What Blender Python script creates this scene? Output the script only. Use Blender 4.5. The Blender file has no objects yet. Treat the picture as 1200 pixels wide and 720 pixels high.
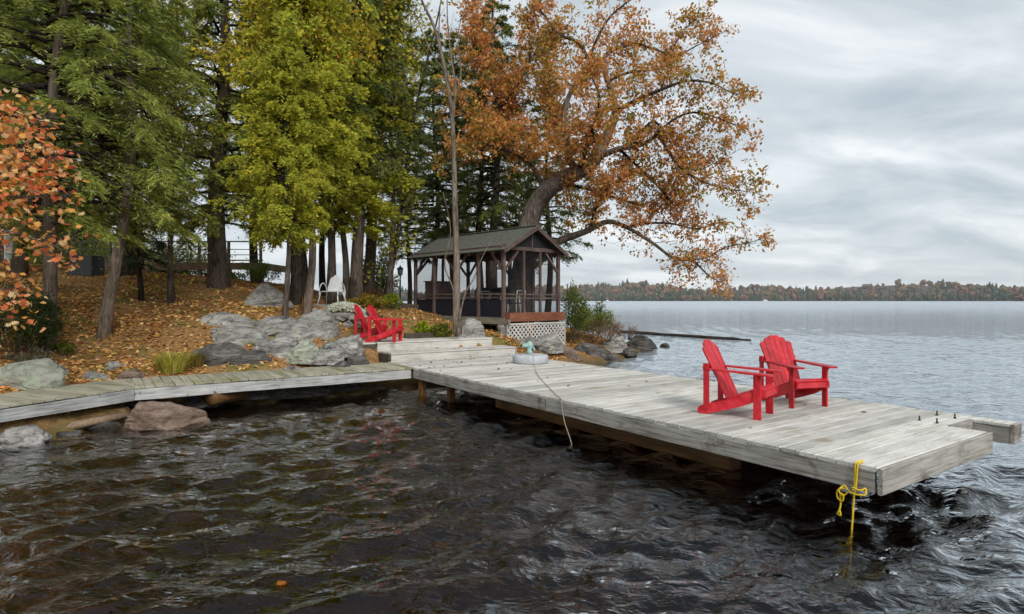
import bpy, bmesh, math, random
import numpy as np
from mathutils import Vector, Matrix, Euler

# ------------------------------------------------------------------ camera, world, sun, exposure
scn = bpy.context.scene
COL = scn.collection
CAM_Z = 2.12           # eye height above the water (water = 0, dock deck = 0.62)
FPX = 700.0            # focal length in photo pixels (1200 wide)
HOR = 352.0            # horizon row in the photo

cam_d = bpy.data.cameras.new('camera')
cam_d.sensor_width = 36.0
cam_d.lens = 36.0 * FPX / 1200.0
cam_d.shift_y = (HOR - 360.0) / 1200.0
cam_d.clip_start = 0.05
cam_d.clip_end = 9000.0
cam = bpy.data.objects.new('camera', cam_d)
COL.objects.link(cam)
cam.location = (0, 0, CAM_Z)
cam.rotation_euler = (math.radians(90), 0, 0)
scn.camera = cam

SUN_EL, SUN_AZ = 34.0, 160.0    # degrees; azimuth clockwise from +Y (so the sun is behind and to the right)
world = bpy.data.worlds.new('World')
scn.world = world
world.use_nodes = True
wn, wl = world.node_tree.nodes, world.node_tree.links
wn.clear()
def wnode(t, **kw):
    n = wn.new(t)
    for k, v in kw.items():
        setattr(n, k, v)
    return n
wo = wnode('ShaderNodeOutputWorld'); wb = wnode('ShaderNodeBackground')
wb.inputs['Strength'].default_value = 0.1
sky = wnode('ShaderNodeTexSky', sky_type='NISHITA', sun_disc=False)
sky.sun_elevation = math.radians(SUN_EL); sky.sun_rotation = math.radians(SUN_AZ)
tc = wnode('ShaderNodeTexCoord')
sep = wnode('ShaderNodeSeparateXYZ'); wl.new(tc.outputs['Generated'], sep.inputs[0])
zz = wnode('ShaderNodeMath', operation='MAXIMUM'); wl.new(sep.outputs['Z'], zz.inputs[0]); zz.inputs[1].default_value = 0.0
za = wnode('ShaderNodeMath', operation='ADD'); wl.new(zz.outputs[0], za.inputs[0]); za.inputs[1].default_value = 0.26
dx = wnode('ShaderNodeMath', operation='DIVIDE'); wl.new(sep.outputs['X'], dx.inputs[0]); wl.new(za.outputs[0], dx.inputs[1])
dy = wnode('ShaderNodeMath', operation='DIVIDE'); wl.new(sep.outputs['Y'], dy.inputs[0]); wl.new(za.outputs[0], dy.inputs[1])
cmb = wnode('ShaderNodeCombineXYZ'); wl.new(dx.outputs[0], cmb.inputs[0]); wl.new(dy.outputs[0], cmb.inputs[1])
mp = wnode('ShaderNodeMapping'); wl.new(cmb.outputs[0], mp.inputs['Vector'])
mp.inputs['Rotation'].default_value = (0, 0, math.radians(-38)); mp.inputs['Scale'].default_value = (0.75, 1.25, 1)
n1 = wnode('ShaderNodeTexNoise'); wl.new(mp.outputs[0], n1.inputs['Vector'])
n1.inputs['Scale'].default_value = 2.3; n1.inputs['Detail'].default_value = 6; n1.inputs['Roughness'].default_value = 0.56; n1.inputs['Distortion'].default_value = 0.5
n2 = wnode('ShaderNodeTexNoise'); wl.new(cmb.outputs[0], n2.inputs['Vector'])
n2.inputs['Scale'].default_value = 0.33; n2.inputs['Detail'].default_value = 3
ad = wnode('ShaderNodeMath', operation='MULTIPLY_ADD'); wl.new(n2.outputs['Fac'], ad.inputs[0]); ad.inputs[1].default_value = 0.55
wl.new(n1.outputs['Fac'], ad.inputs[2])
cr = wnode('ShaderNodeValToRGB'); wl.new(ad.outputs[0], cr.inputs[0])
ce = cr.color_ramp.elements
ce[0].position = 0.58; ce[0].color = (0.37, 0.425, 0.465, 1)
ce[1].position = 0.94; ce[1].color = (0.70, 0.725, 0.74, 1)
e = ce.new(0.76); e.color = (0.50, 0.545, 0.575, 1)
sc10 = wnode('ShaderNodeVectorMath', operation='SCALE'); wl.new(cr.outputs[0], sc10.inputs[0]); sc10.inputs['Scale'].default_value = 8.7
mx = wnode('ShaderNodeMix', data_type='RGBA'); mx.inputs[0].default_value = 0.94     # a closed cloud deck with a little sky through it
wl.new(sky.outputs[0], mx.inputs[6]); wl.new(sc10.outputs[0], mx.inputs[7])
wl.new(mx.outputs[2], wb.inputs['Color']); wl.new(wb.outputs[0], wo.inputs[0])

sun_d = bpy.data.lights.new('sun', 'SUN'); sun_d.energy = 1.5; sun_d.angle = math.radians(25); sun_d.color = (1, 0.965, 0.91)
sun = bpy.data.objects.new('sun', sun_d); COL.objects.link(sun)
_az, _el = math.radians(SUN_AZ), math.radians(SUN_EL)
_sd = Vector((math.sin(_az) * math.cos(_el), math.cos(_az) * math.cos(_el), math.sin(_el)))
sun.rotation_euler = _sd.to_track_quat('Z', 'Y').to_euler()
sun.location = _sd * 60

vs = scn.view_settings
vs.view_transform = 'Standard'; vs.look = 'None'; vs.exposure = 0.68; vs.gamma = 1.0; vs.use_curve_mapping = False
cy = scn.cycles
cy.use_denoising = True
cy.max_bounces = 7; cy.diffuse_bounces = 4; cy.glossy_bounces = 3; cy.transmission_bounces = 4; cy.transparent_max_bounces = 16
cy.caustics_reflective = False; cy.caustics_refractive = False
cy.use_adaptive_sampling = True; cy.adaptive_threshold = 0.02

# ------------------------------------------------------------------ pixels to places
def at(px, py, d):                       # a point on the photo ray at depth d
    return Vector(((px - 600) / FPX * d, d, CAM_Z - (py - HOR) / FPX * d))
def gat(px, py, z):                      # a point on the photo ray at height z
    return at(px, py, FPX * (CAM_Z - z) / (py - HOR))

# ------------------------------------------------------------------ numpy noise
def _hash(ix, iy, iz, seed):
    h = (ix * 374761393 + iy * 668265263 + iz * 2147483647 + seed * 974634777) & 0xffffffff
    h = ((h ^ (h >> 13)) * 1274126177) & 0xffffffff
    h = h ^ (h >> 16)
    return (h & 0xffff) / 65535.0
def vnoise(p, seed=0):
    p = np.asarray(p, float)
    i = np.floor(p).astype(np.int64); f = p - i; f = f * f * (3 - 2 * f)
    r = 0
    for a in (0, 1):
        wa = f[:, 0] if a else 1 - f[:, 0]
        for b in (0, 1):
            wb_ = f[:, 1] if b else 1 - f[:, 1]
            for c in (0, 1):
                wc = f[:, 2] if c else 1 - f[:, 2]
                r = r + wa * wb_ * wc * _hash(i[:, 0] + a, i[:, 1] + b, i[:, 2] + c, seed)
    return r * 2 - 1
def fbm(p, seed=0, oct=4, gain=0.5):
    p = np.asarray(p, float); r = 0; a = 1.0
    for k in range(oct):
        r = r + a * vnoise(p * (2.03 ** k) + 17.3 * k, seed + k); a *= gain
    return r

# ------------------------------------------------------------------ materials
def new_mat(name):
    m = bpy.data.materials.new(name); m.use_nodes = True
    nt = m.node_tree; nt.nodes.clear()
    o = nt.nodes.new('ShaderNodeOutputMaterial')
    return m, nt, o
def nd(nt, t, ins=None, **kw):
    n = nt.nodes.new(t)
    for k, v in kw.items():
        setattr(n, k, v)
    for k, v in (ins or {}).items():
        s = n.inputs[k]
        if hasattr(v, 'is_output') or isinstance(v, bpy.types.NodeSocket):
            nt.links.new(v, s)
        else:
            s.default_value = v
    return n
def ramp(nt, fac, stops):
    r = nt.nodes.new('ShaderNodeValToRGB'); nt.links.new(fac, r.inputs[0])
    el = r.color_ramp.elements
    for i, (p, c) in enumerate(stops):
        x = el[i] if i < 2 else el.new(p)
        x.position = p; x.color = (c[0], c[1], c[2], 1)
    return r
def mixc(nt, fac, a, b, blend='MIX'):
    m = nt.nodes.new('ShaderNodeMix'); m.data_type = 'RGBA'; m.blend_type = blend
    for s, v in ((m.inputs[0], fac), (m.inputs[6], a), (m.inputs[7], b)):
        if isinstance(v, bpy.types.NodeSocket):
            nt.links.new(v, s)
        elif isinstance(v, (int, float)):
            s.default_value = v
        else:
            s.default_value = (v[0], v[1], v[2], 1)
    return m.outputs[2]

def wood(name, stops, axis='x', grain=1.0, rough=0.8, bump=0.25, rand=0.22, stain=None, metre=1.0):
    """weathered timber: long grain on the object's own axes, knots, blotches and a per-piece tone"""
    m, nt, out = new_mat(name)
    t = nd(nt, 'ShaderNodeTexCoord'); oi = nd(nt, 'ShaderNodeObjectInfo')
    off = nd(nt, 'ShaderNodeVectorMath', {0: oi.outputs['Random'], 1: (37.0, 53.0, 71.0)}, operation='MULTIPLY')
    co = nd(nt, 'ShaderNodeVectorMath', {0: t.outputs['Object'], 1: off.outputs[0]}, operation='ADD')
    s = {'x': (1.2, 26, 26), 'y': (26, 1.2, 26), 'z': (26, 26, 1.2)}[axis]
    s = tuple(k * grain for k in s)
    mpn = nd(nt, 'ShaderNodeMapping', {'Vector': co.outputs[0], 'Scale': s})
    g = nd(nt, 'ShaderNodeTexNoise', {'Vector': mpn.outputs[0], 'Scale': 1.6, 'Detail': 6.0, 'Roughness': 0.65, 'Distortion': 0.4})
    b = nd(nt, 'ShaderNodeTexNoise', {'Vector': co.outputs[0], 'Scale': 2.3, 'Detail': 3.0})
    f = nd(nt, 'ShaderNodeMath', {0: b.outputs['Fac'], 1: 0.45, 2: g.outputs['Fac']}, operation='MULTIPLY_ADD')
    f2 = nd(nt, 'ShaderNodeMath', {0: f.outputs[0], 1: 0.225}, operation='SUBTRACT')
    c = ramp(nt, f2.outputs[0], stops).outputs[0]
    if stain:
        sn = nd(nt, 'ShaderNodeTexNoise', {'Vector': co.outputs[0], 'Scale': stain[2], 'Detail': 5.0, 'Roughness': 0.6})
        sr = ramp(nt, sn.outputs['Fac'], ((stain[1], (0, 0, 0)), (stain[1] + 0.12, (1, 1, 1))))
        c = mixc(nt, sr.outputs[0], c, stain[0])
    tone = nd(nt, 'ShaderNodeMath', {0: oi.outputs['Random'], 1: rand, 2: 1 - rand * 0.6}, operation='MULTIPLY_ADD')
    c = mixc(nt, 1.0, c, tone.outputs[0], 'MULTIPLY')
    bm_ = nd(nt, 'ShaderNodeBump', {'Height': g.outputs['Fac'], 'Strength': bump, 'Distance': 0.01})
    p = nd(nt, 'ShaderNodeBsdfPrincipled', {'Base Color': c, 'Roughness': rough, 'Normal': bm_.outputs[0], 'Specular IOR Level': 0.25})
    nt.links.new(p.outputs[0], out.inputs[0])
    return m

def paint(name, col, rough=0.5, var=0.12, bump=0.05, metal=0.0, scale=9.0, spec=0.4):
    m, nt, out = new_mat(name)
    t = nd(nt, 'ShaderNodeTexCoord')
    n = nd(nt, 'ShaderNodeTexNoise', {'Vector': t.outputs['Object'], 'Scale': scale, 'Detail': 5.0, 'Roughness': 0.6})
    lo = tuple(c * (1 - var) for c in col); hi = tuple(min(1, c * (1 + var)) for c in col)
    c = ramp(nt, n.outputs['Fac'], ((0.3, lo), (0.7, hi))).outputs[0]
    rr = nd(nt, 'ShaderNodeMath', {0: n.outputs['Fac'], 1: 0.25, 2: rough - 0.12}, operation='MULTIPLY_ADD')
    b = nd(nt, 'ShaderNodeBump', {'Height': n.outputs['Fac'], 'Strength': bump, 'Distance': 0.01})
    p = nd(nt, 'ShaderNodeBsdfPrincipled', {'Base Color': c, 'Roughness': rr.outputs[0], 'Metallic': metal, 'Normal': b.outputs[0], 'Specular IOR Level': spec})
    nt.links.new(p.outputs[0], out.inputs[0])
    return m

def rock_mat(name, stops, lichen=((0.42, 0.46, 0.34), 0.56), crack=(0.05, 0.048, 0.045), scale=2.2):
    m, nt, out = new_mat(name)
    t = nd(nt, 'ShaderNodeTexCoord'); oi = nd(nt, 'ShaderNodeObjectInfo')
    off = nd(nt, 'ShaderNodeVectorMath', {0: oi.outputs['Random'], 1: (31.0, 47.0, 59.0)}, operation='MULTIPLY')
    co = nd(nt, 'ShaderNodeVectorMath', {0: t.outputs['Object'], 1: off.outputs[0]}, operation='ADD')
    mpn = nd(nt, 'ShaderNodeMapping', {'Vector': co.outputs[0], 'Scale': (1.0, 1.0, 3.2), 'Rotation': (0.5, 0.35, 0.2)})
    a = nd(nt, 'ShaderNodeTexNoise', {'Vector': mpn.outputs[0], 'Scale': scale, 'Detail': 9.0, 'Roughness': 0.68, 'Distortion': 0.8})
    fine = nd(nt, 'ShaderNodeTexNoise', {'Vector': co.outputs[0], 'Scale': 34.0, 'Detail': 4.0, 'Roughness': 0.7})
    f = nd(nt, 'ShaderNodeMath', {0: fine.outputs['Fac'], 1: 0.4, 2: a.outputs['Fac']}, operation='MULTIPLY_ADD')
    f2 = nd(nt, 'ShaderNodeMath', {0: f.outputs[0], 1: 0.2}, operation='SUBTRACT')
    c = ramp(nt, f2.outputs[0], stops).outputs[0]
    l = nd(nt, 'ShaderNodeTexNoise', {'Vector': co.outputs[0], 'Scale': 3.6, 'Detail': 8.0, 'Roughness': 0.72})
    lr = ramp(nt, l.outputs['Fac'], ((lichen[1], (0, 0, 0)), (lichen[1] + 0.07, (1, 1, 1))))
    c = mixc(nt, lr.outputs[0], c, lichen[0])
    v = nd(nt, 'ShaderNodeTexVoronoi', {'Vector': mpn.outputs[0], 'Scale': 0.8, 'Randomness': 1.0}, feature='DISTANCE_TO_EDGE')
    vr = ramp(nt, v.outputs['Distance'], ((0.0, (1, 1, 1)), (0.018, (0, 0, 0))))
    vm_ = nd(nt, 'ShaderNodeMath', {0: l.outputs['Fac'], 1: 2.2, 2: -0.75}, operation='MULTIPLY_ADD', use_clamp=True)
    vm = nd(nt, 'ShaderNodeMath', {0: vr.outputs[0], 1: vm_.outputs[0]}, operation='MULTIPLY')
    c = mixc(nt, vm.outputs[0], c, crack)
    h = nd(nt, 'ShaderNodeMath', {0: vm.outputs[0], 1: -0.5, 2: f.outputs[0]}, operation='MULTIPLY_ADD')
    b = nd(nt, 'ShaderNodeBump', {'Height': h.outputs[0], 'Strength': 1.0, 'Distance': 0.09})
    p = nd(nt, 'ShaderNodeBsdfPrincipled', {'Base Color': c, 'Roughness': 0.82, 'Normal': b.outputs[0], 'Specular IOR Level': 0.3})
    nt.links.new(p.outputs[0], out.inputs[0])
    return m

def leaf_mat(name, transl=0.4, rough=0.55, gloss=0.25):
    m, nt, out = new_mat(name)
    at_ = nd(nt, 'ShaderNodeAttribute', attribute_name='leaf_colour')
    p = nd(nt, 'ShaderNodeBsdfPrincipled', {'Base Color': at_.outputs['Color'], 'Roughness': rough, 'Specular IOR Level': gloss})
    tr = nd(nt, 'ShaderNodeBsdfTranslucent', {'Color': at_.outputs['Color']})
    mx_ = nd(nt, 'ShaderNodeMixShader', {0: transl, 1: p.outputs[0], 2: tr.outputs[0]})
    nt.links.new(mx_.outputs[0], out.inputs[0])
    return m

def bark_mat(name, dark, light, vscale=1.0):
    m, nt, out = new_mat(name)
    t = nd(nt, 'ShaderNodeTexCoord')
    mpn = nd(nt, 'ShaderNodeMapping', {'Vector': t.outputs['Object'], 'Scale': (13 * vscale, 13 * vscale, 2.0 * vscale)})
    a = nd(nt, 'ShaderNodeTexNoise', {'Vector': mpn.outputs[0], 'Scale': 1.5, 'Detail': 7.0, 'Roughness': 0.65, 'Distortion': 0.7})
    bl = nd(nt, 'ShaderNodeTexNoise', {'Vector': t.outputs['Object'], 'Scale': 1.7, 'Detail': 4.0})
    f = nd(nt, 'ShaderNodeMath', {0: bl.outputs['Fac'], 1: 0.5, 2: a.outputs['Fac']}, operation='MULTIPLY_ADD')
    f2 = nd(nt, 'ShaderNodeMath', {0: f.outputs[0], 1: 0.25}, operation='SUBTRACT')
    c = ramp(nt, f2.outputs[0], ((0.34, dark), (0.66, light))).outputs[0]
    b = nd(nt, 'ShaderNodeBump', {'Height': a.outputs['Fac'], 'Strength': 0.9, 'Distance': 0.035})
    p = nd(nt, 'ShaderNodeBsdfPrincipled', {'Base Color': c, 'Roughness': 0.9, 'Normal': b.outputs[0], 'Specular IOR Level': 0.15})
    nt.links.new(p.outputs[0], out.inputs[0])
    return m

MT = {}
_deck = ((0.30, (0.34, 0.325, 0.29)), (0.50, (0.57, 0.555, 0.505)), (0.72, (0.70, 0.685, 0.635)))
MT['deck'] = wood('weathered_deck_board', _deck, 'x', stain=((0.42, 0.36, 0.27), 0.60, 1.3), rand=0.42)
MT['fascia'] = wood('weathered_fascia', ((0.3, (0.13, 0.12, 0.10)), (0.5, (0.34, 0.325, 0.29)), (0.72, (0.50, 0.48, 0.44))), 'x', stain=((0.12, 0.095, 0.06), 0.60, 2.6))
MT['fascia_y'] = wood('weathered_fascia_side', ((0.3, (0.13, 0.12, 0.10)), (0.5, (0.34, 0.325, 0.29)), (0.72, (0.50, 0.48, 0.44))), 'y', stain=((0.12, 0.095, 0.06), 0.60, 2.6))
MT['walk_plank'] = wood('mossy_walk_plank', ((0.3, (0.20, 0.19, 0.13)), (0.5, (0.36, 0.34, 0.25)), (0.72, (0.47, 0.45, 0.36))), 'y', stain=((0.24, 0.24, 0.12), 0.52, 0.9))
MT['walk_beam'] = wood('bleached_beam', ((0.28, (0.17, 0.165, 0.16)), (0.5, (0.44, 0.44, 0.43)), (0.75, (0.66, 0.66, 0.64))), 'x', stain=((0.12, 0.11, 0.10), 0.60, 5.0), bump=0.5)
MT['wet_timber'] = wood('tannin_stained_timber', ((0.3, (0.05, 0.026, 0.010)), (0.5, (0.15, 0.075, 0.025)), (0.72, (0.24, 0.125, 0.045))), 'y', rough=0.5)
MT['dark_timber'] = wood('dark_timber', ((0.3, (0.03, 0.025, 0.02)), (0.5, (0.07, 0.058, 0.045)), (0.72, (0.13, 0.11, 0.085))), 'x')
MT['log'] = wood('driftwood_log', ((0.3, (0.10, 0.065, 0.04)), (0.5, (0.26, 0.18, 0.115)), (0.72, (0.40, 0.30, 0.21))), 'x')
MT['step'] = wood('pale_step_board', ((0.3, (0.36, 0.335, 0.30)), (0.5, (0.56, 0.535, 0.49)), (0.72, (0.68, 0.655, 0.61))), 'x', stain=((0.30, 0.22, 0.15), 0.62, 1.6))
m, nt, out = new_mat('sun_faded_red_paint')
t_ = nd(nt, 'ShaderNodeTexCoord'); oi_ = nd(nt, 'ShaderNodeObjectInfo'); g_ = nd(nt, 'ShaderNodeNewGeometry'); sg_ = nd(nt, 'ShaderNodeSeparateXYZ', {0: g_.outputs['Normal']})
n_ = nd(nt, 'ShaderNodeTexNoise', {'Vector': g_.outputs['Position'], 'Scale': 7.0, 'Detail': 7.0, 'Roughness': 0.68})
c_ = ramp(nt, n_.outputs['Fac'], ((0.28, (0.34, 0.005, 0.012)), (0.5, (0.55, 0.011, 0.022)), (0.74, (0.70, 0.055, 0.065)))).outputs[0]
f_ = nd(nt, 'ShaderNodeTexNoise', {'Vector': g_.outputs['Position'], 'Scale': 38.0, 'Detail': 5.0, 'Roughness': 0.7})
c_ = mixc(nt, ramp(nt, f_.outputs['Fac'], ((0.64, (0, 0, 0)), (0.74, (.55, .55, .55)))).outputs[0], c_, (0.30, 0.05, 0.05))
tn_ = nd(nt, 'ShaderNodeMath', {0: oi_.outputs['Random'], 1: 0.40, 2: 0.76}, operation='MULTIPLY_ADD')
c_ = mixc(nt, 1.0, c_, tn_.outputs[0], 'MULTIPLY')
b_ = nd(nt, 'ShaderNodeBump', {'Height': f_.outputs['Fac'], 'Strength': 0.15, 'Distance': 0.01})
r_ = nd(nt, 'ShaderNodeMath', {0: n_.outputs['Fac'], 1: 0.5, 2: 0.25}, operation='MULTIPLY_ADD')
p_ = nd(nt, 'ShaderNodeBsdfPrincipled', {'Base Color': c_, 'Roughness': r_.outputs[0], 'Normal': b_.outputs[0], 'Specular IOR Level': 0.45})
nt.links.new(p_.outputs[0], out.inputs[0]); MT['red'] = m
MT['white'] = paint('white_paint', (0.72, 0.74, 0.75), 0.45)
MT['concrete'] = paint('pale_concrete', (0.46, 0.48, 0.50), 0.85, 0.2, 0.3, scale=14, spec=0.2)
MT['teal'] = paint('verdigris_teal', (0.30, 0.46, 0.42), 0.6, 0.35, 0.3, scale=16)
MT['black'] = paint('black_metal', (0.012, 0.012, 0.013), 0.45)
MT['gz_post'] = wood('brown_stained_post', ((0.3, (0.05, 0.034, 0.029)), (0.5, (0.115, 0.078, 0.067)), (0.72, (0.20, 0.145, 0.128))), 'z')
MT['gz_beam'] = wood('brown_stained_beam', ((0.3, (0.05, 0.034, 0.029)), (0.5, (0.115, 0.078, 0.067)), (0.72, (0.20, 0.145, 0.128))), 'x')
MT['gz_red'] = wood('russet_step_board', ((0.3, (0.10, 0.035, 0.02)), (0.5, (0.20, 0.075, 0.04)), (0.72, (0.28, 0.12, 0.07))), 'x')
MT['gz_floor'] = wood('grey_floor_frame', ((0.3, (0.10, 0.09, 0.065)), (0.5, (0.22, 0.20, 0.15)), (0.72, (0.32, 0.30, 0.24))), 'y')
MT['lattice'] = wood('flaking_white_lattice', ((0.3, (0.34, 0.33, 0.30)), (0.5, (0.58, 0.56, 0.52)), (0.72, (0.74, 0.72, 0.68))), 'x')
MT['cushion'] = paint('navy_cushion', (0.012, 0.017, 0.05), 0.8, 0.2)
MT['rope'] = paint('pale_rope', (0.40, 0.36, 0.28), 0.8, 0.25, 0.4, scale=60)
MT['yellow'] = paint('yellow_rope', (0.74, 0.50, 0.015), 0.6, 0.25, 0.5, scale=70)
MT['rock'] = rock_mat('grey_granite', ((0.30, (0.05, 0.047, 0.045)), (0.44, (0.24, 0.23, 0.215)), (0.56, (0.44, 0.42, 0.395)), (0.72, (0.62, 0.595, 0.56))))
MT['rock_pale'] = rock_mat('lichen_granite', ((0.30, (0.11, 0.105, 0.095)), (0.48, (0.30, 0.29, 0.265)), (0.72, (0.52, 0.505, 0.465))), ((0.46, 0.49, 0.39), 0.55))
MT['rock_lichen'] = rock_mat('pale_lichen_granite', ((0.28, (0.20, 0.20, 0.17)), (0.5, (0.42, 0.42, 0.36)), (0.72, (0.60, 0.60, 0.53))), ((0.50, 0.56, 0.42), 0.48))
MT['rock_pink'] = rock_mat('pink_granite', ((0.28, (0.06, 0.042, 0.032)), (0.5, (0.24, 0.165, 0.125)), (0.72, (0.44, 0.34, 0.27))), ((0.30, 0.26, 0.22), 0.66))
MT['rock_dark'] = rock_mat('dark_wet_rock', ((0.28, (0.03, 0.028, 0.026)), (0.5, (0.11, 0.102, 0.094)), (0.72, (0.29, 0.27, 0.25))), ((0.22, 0.20, 0.13), 0.62))
MT['bark'] = bark_mat('grey_brown_bark', (0.035, 0.027, 0.021), (0.17, 0.135, 0.105))
MT['bark_pale'] = bark_mat('pale_cedar_bark', (0.07, 0.052, 0.040), (0.30, 0.24, 0.19))
MT['bark_dark'] = bark_mat('dark_bark', (0.014, 0.011, 0.009), (0.07, 0.056, 0.045))
MT['bark_oak'] = bark_mat('oak_bark', (0.06, 0.048, 0.040), (0.27, 0.225, 0.185))
MT['leaf'] = leaf_mat('foliage', 0.5)
MT['needle'] = leaf_mat('needle_foliage', 0.48, 0.6, 0.25)
MT['litter'] = leaf_mat('dry_leaf', 0.12, 0.75, 0.15)

# ------------------------------------------------------------------ mesh helpers
class MB:
    """collects shapes and builds them as ONE mesh object"""
    def __init__(self):
        self.v, self.f, self.s = [], [], []
    def add(self, v, f, smooth=False):
        b = len(self.v)
        self.v += [tuple(p) for p in v]; self.f += [tuple(b + i for i in q) for q in f]; self.s += [smooth] * len(f)
        return self
    def box(self, c, s, rot=None, ch=0.0):
        x, y, z = (k / 2 for k in s)
        if ch > 0:                                   # chamfered along its longest edge
            ax = max(range(3), key=lambda i: s[i]); o = [i for i in range(3) if i != ax]
            h = [k / 2 for k in s]; a, b_ = h[o[0]], h[o[1]]; k = min(ch, a * .6, b_ * .6)
            prof = [(-a, -b_ + k), (-a + k, -b_), (a - k, -b_), (a, -b_ + k), (a, b_ - k), (a - k, b_), (-a + k, b_), (-a, b_ - k)]
            v = []
            for e_ in (-h[ax], h[ax]):
                for p in prof:
                    q = [0, 0, 0]; q[ax] = e_; q[o[0]] = p[0]; q[o[1]] = p[1]; v.append(Vector(q))
            n = 8
            fs = [tuple(range(n)), tuple(range(2 * n - 1, n - 1, -1))] + [(i, i + n, (i + 1) % n + n, (i + 1) % n) for i in range(n)]
            if ax != 1:
                fs = [tuple(reversed(q)) for q in fs]
        else:
            v = [Vector((i * x, j * y, k * z)) for k in (-1, 1) for i, j in ((-1, -1), (1, -1), (1, 1), (-1, 1))]
            fs = [(3, 2, 1, 0), (4, 5, 6, 7), (0, 1, 5, 4), (1, 2, 6, 5), (2, 3, 7, 6), (3, 0, 4, 7)]
        if rot is not None:
            R = rot if isinstance(rot, Matrix) else Euler(rot).to_matrix()
            v = [R @ p for p in v]
        c = Vector(c)
        return self.add([p + c for p in v], fs)
    def bar(self, a, b_, w, h, up=(0, 0, 1), ch=0.0):
        a, b_ = Vector(a), Vector(b_); d = b_ - a; L = d.length; x = d / L; u = Vector(up)
        if abs(x.dot(u)) > 0.98:
            u = Vector((0, 1, 0))
        y = u.cross(x).normalized(); z = x.cross(y)
        return self.box((a + b_) / 2, (L, w, h), Matrix((x, y, z)).transposed(), ch)
    def tube(self, pts, rad, n=8, cap=True, smooth=True, wob=0.0, seed=0):
        pts = [Vector(p) for p in pts]; m = len(pts)
        if not hasattr(rad, '__len__'):
            rad = [rad] * m
        t0 = (pts[1] - pts[0]).normalized()
        ref = Vector((1, 0, 0)) if abs(t0.x) < 0.8 else Vector((0, 1, 0))
        u = (ref - t0 * ref.dot(t0)).normalized(); v = []; rng = random.Random(seed)
        ph = [1 + wob * (rng.random() * 2 - 1) for _ in range(n)]
        for i in range(m):
            t = (pts[min(i + 1, m - 1)] - pts[max(i - 1, 0)]).normalized()
            u = (u - t * u.dot(t)).normalized(); w = t.cross(u)
            for k in range(n):
                a = 2 * math.pi * k / n; r = rad[i] * (ph[k] + (wob * 0.5 * (rng.random() * 2 - 1) if wob else 0))
                v.append(pts[i] + (u * math.cos(a) + w * math.sin(a)) * r)
        f = [(i * n + k, i * n + (k + 1) % n, (i + 1) * n + (k + 1) % n, (i + 1) * n + k) for i in range(m - 1) for k in range(n)]
        if cap:
            f += [tuple(range(n - 1, -1, -1)), tuple(range((m - 1) * n, m * n))]
        return self.add(v, f, smooth)
    def lathe(self, prof, n=24, c=(0, 0, 0), smooth=True):
        c = Vector(c); v = []
        for r, z in prof:
            for k in range(n):
                a = 2 * math.pi * k / n; v.append(c + Vector((r * math.cos(a), r * math.sin(a), z)))
        m = len(prof)
        f = [(i * n + k, i * n + (k + 1) % n, (i + 1) * n + (k + 1) % n, (i + 1) * n + k) for i in range(m - 1) for k in range(n)]
        f += [tuple(range(n - 1, -1, -1)), tuple(range((m - 1) * n, m * n))]
        return self.add(v, f, smooth)
    def prism(self, poly, t, frame=None):
        """poly: 2-D outline in the frame's x,y, extruded by +-t/2 along its z"""
        n = len(poly); v = [Vector((p[0], p[1], s * t / 2)) for s in (-1, 1) for p in poly]
        area = sum(poly[i][0] * poly[(i + 1) % n][1] - poly[(i + 1) % n][0] * poly[i][1] for i in range(n))
        f = [tuple(range(n - 1, -1, -1)), tuple(range(n, 2 * n))] + [(i, (i + 1) % n, (i + 1) % n + n, i + n) for i in range(n)]
        if area < 0:
            f = [tuple(reversed(q)) for q in f]
        if frame is not None:
            v = [frame @ p for p in v]
        return self.add(v, f)
    def mesh(self, name):
        me = bpy.data.meshes.new(name); me.from_pydata(self.v, [], self.f)
        me.polygons.foreach_set('use_smooth', self.s); me.update()
        return me
    def build(self, name, m, parent=None, loc=(0, 0, 0), rot=(0, 0, 0)):
        return link(name, self.mesh(name), m, parent, loc, rot)

def link(name, me, m, parent=None, loc=(0, 0, 0), rot=(0, 0, 0), scale=None):
    o = bpy.data.objects.new(name, me)
    if m is not None and not me.materials:
        me.materials.append(MT[m] if isinstance(m, str) else m)
    COL.objects.link(o); o.parent = parent; o.location = loc; o.rotation_euler = rot
    if scale is not None:
        o.scale = scale
    return o
def tag(o, label=None, cat=None, group=None, kind=None):
    for k, v in (('label', label), ('category', cat), ('group', group), ('kind', kind)):
        if v:
            o[k] = v
    return o
def thing(name, label, cat, loc=(0, 0, 0), rz=0.0, group=None):
    o = bpy.data.objects.new(name, None); COL.objects.link(o)
    o.empty_display_size = 0.2; o.location = loc; o.rotation_euler = (0, 0, rz)
    return tag(o, label, cat, group)
def copy_tree(o, parent=None):
    c = o.copy(); COL.objects.link(c); c.parent = parent
    for ch in list(o.children):
        copy_tree(ch, c)
    return c
def np_mesh(name, v, f, smooth=False, cols=None, attr='leaf_colour'):
    """v (N,3), f (M,k) all faces with k corners"""
    me = bpy.data.meshes.new(name); M, k = f.shape
    me.vertices.add(len(v)); me.vertices.foreach_set('co', np.ascontiguousarray(v, np.float32).ravel())
    me.loops.add(M * k); me.loops.foreach_set('vertex_index', np.ascontiguousarray(f, np.int32).ravel())
    me.polygons.add(M); me.polygons.foreach_set('loop_start', np.arange(0, M * k, k, dtype=np.int32))
    me.polygons.foreach_set('use_smooth', np.full(M, smooth))
    if cols is not None:
        a = me.attributes.new(attr, 'FLOAT_COLOR', 'FACE')
        c4 = np.ones((M, 4), np.float32); c4[:, :3] = cols
        a.data.foreach_set('color', c4.ravel())
    me.update(); me.validate()
    return me
def unit(a):
    return a / np.maximum(np.linalg.norm(a, axis=-1, keepdims=True), 1e-9)
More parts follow.
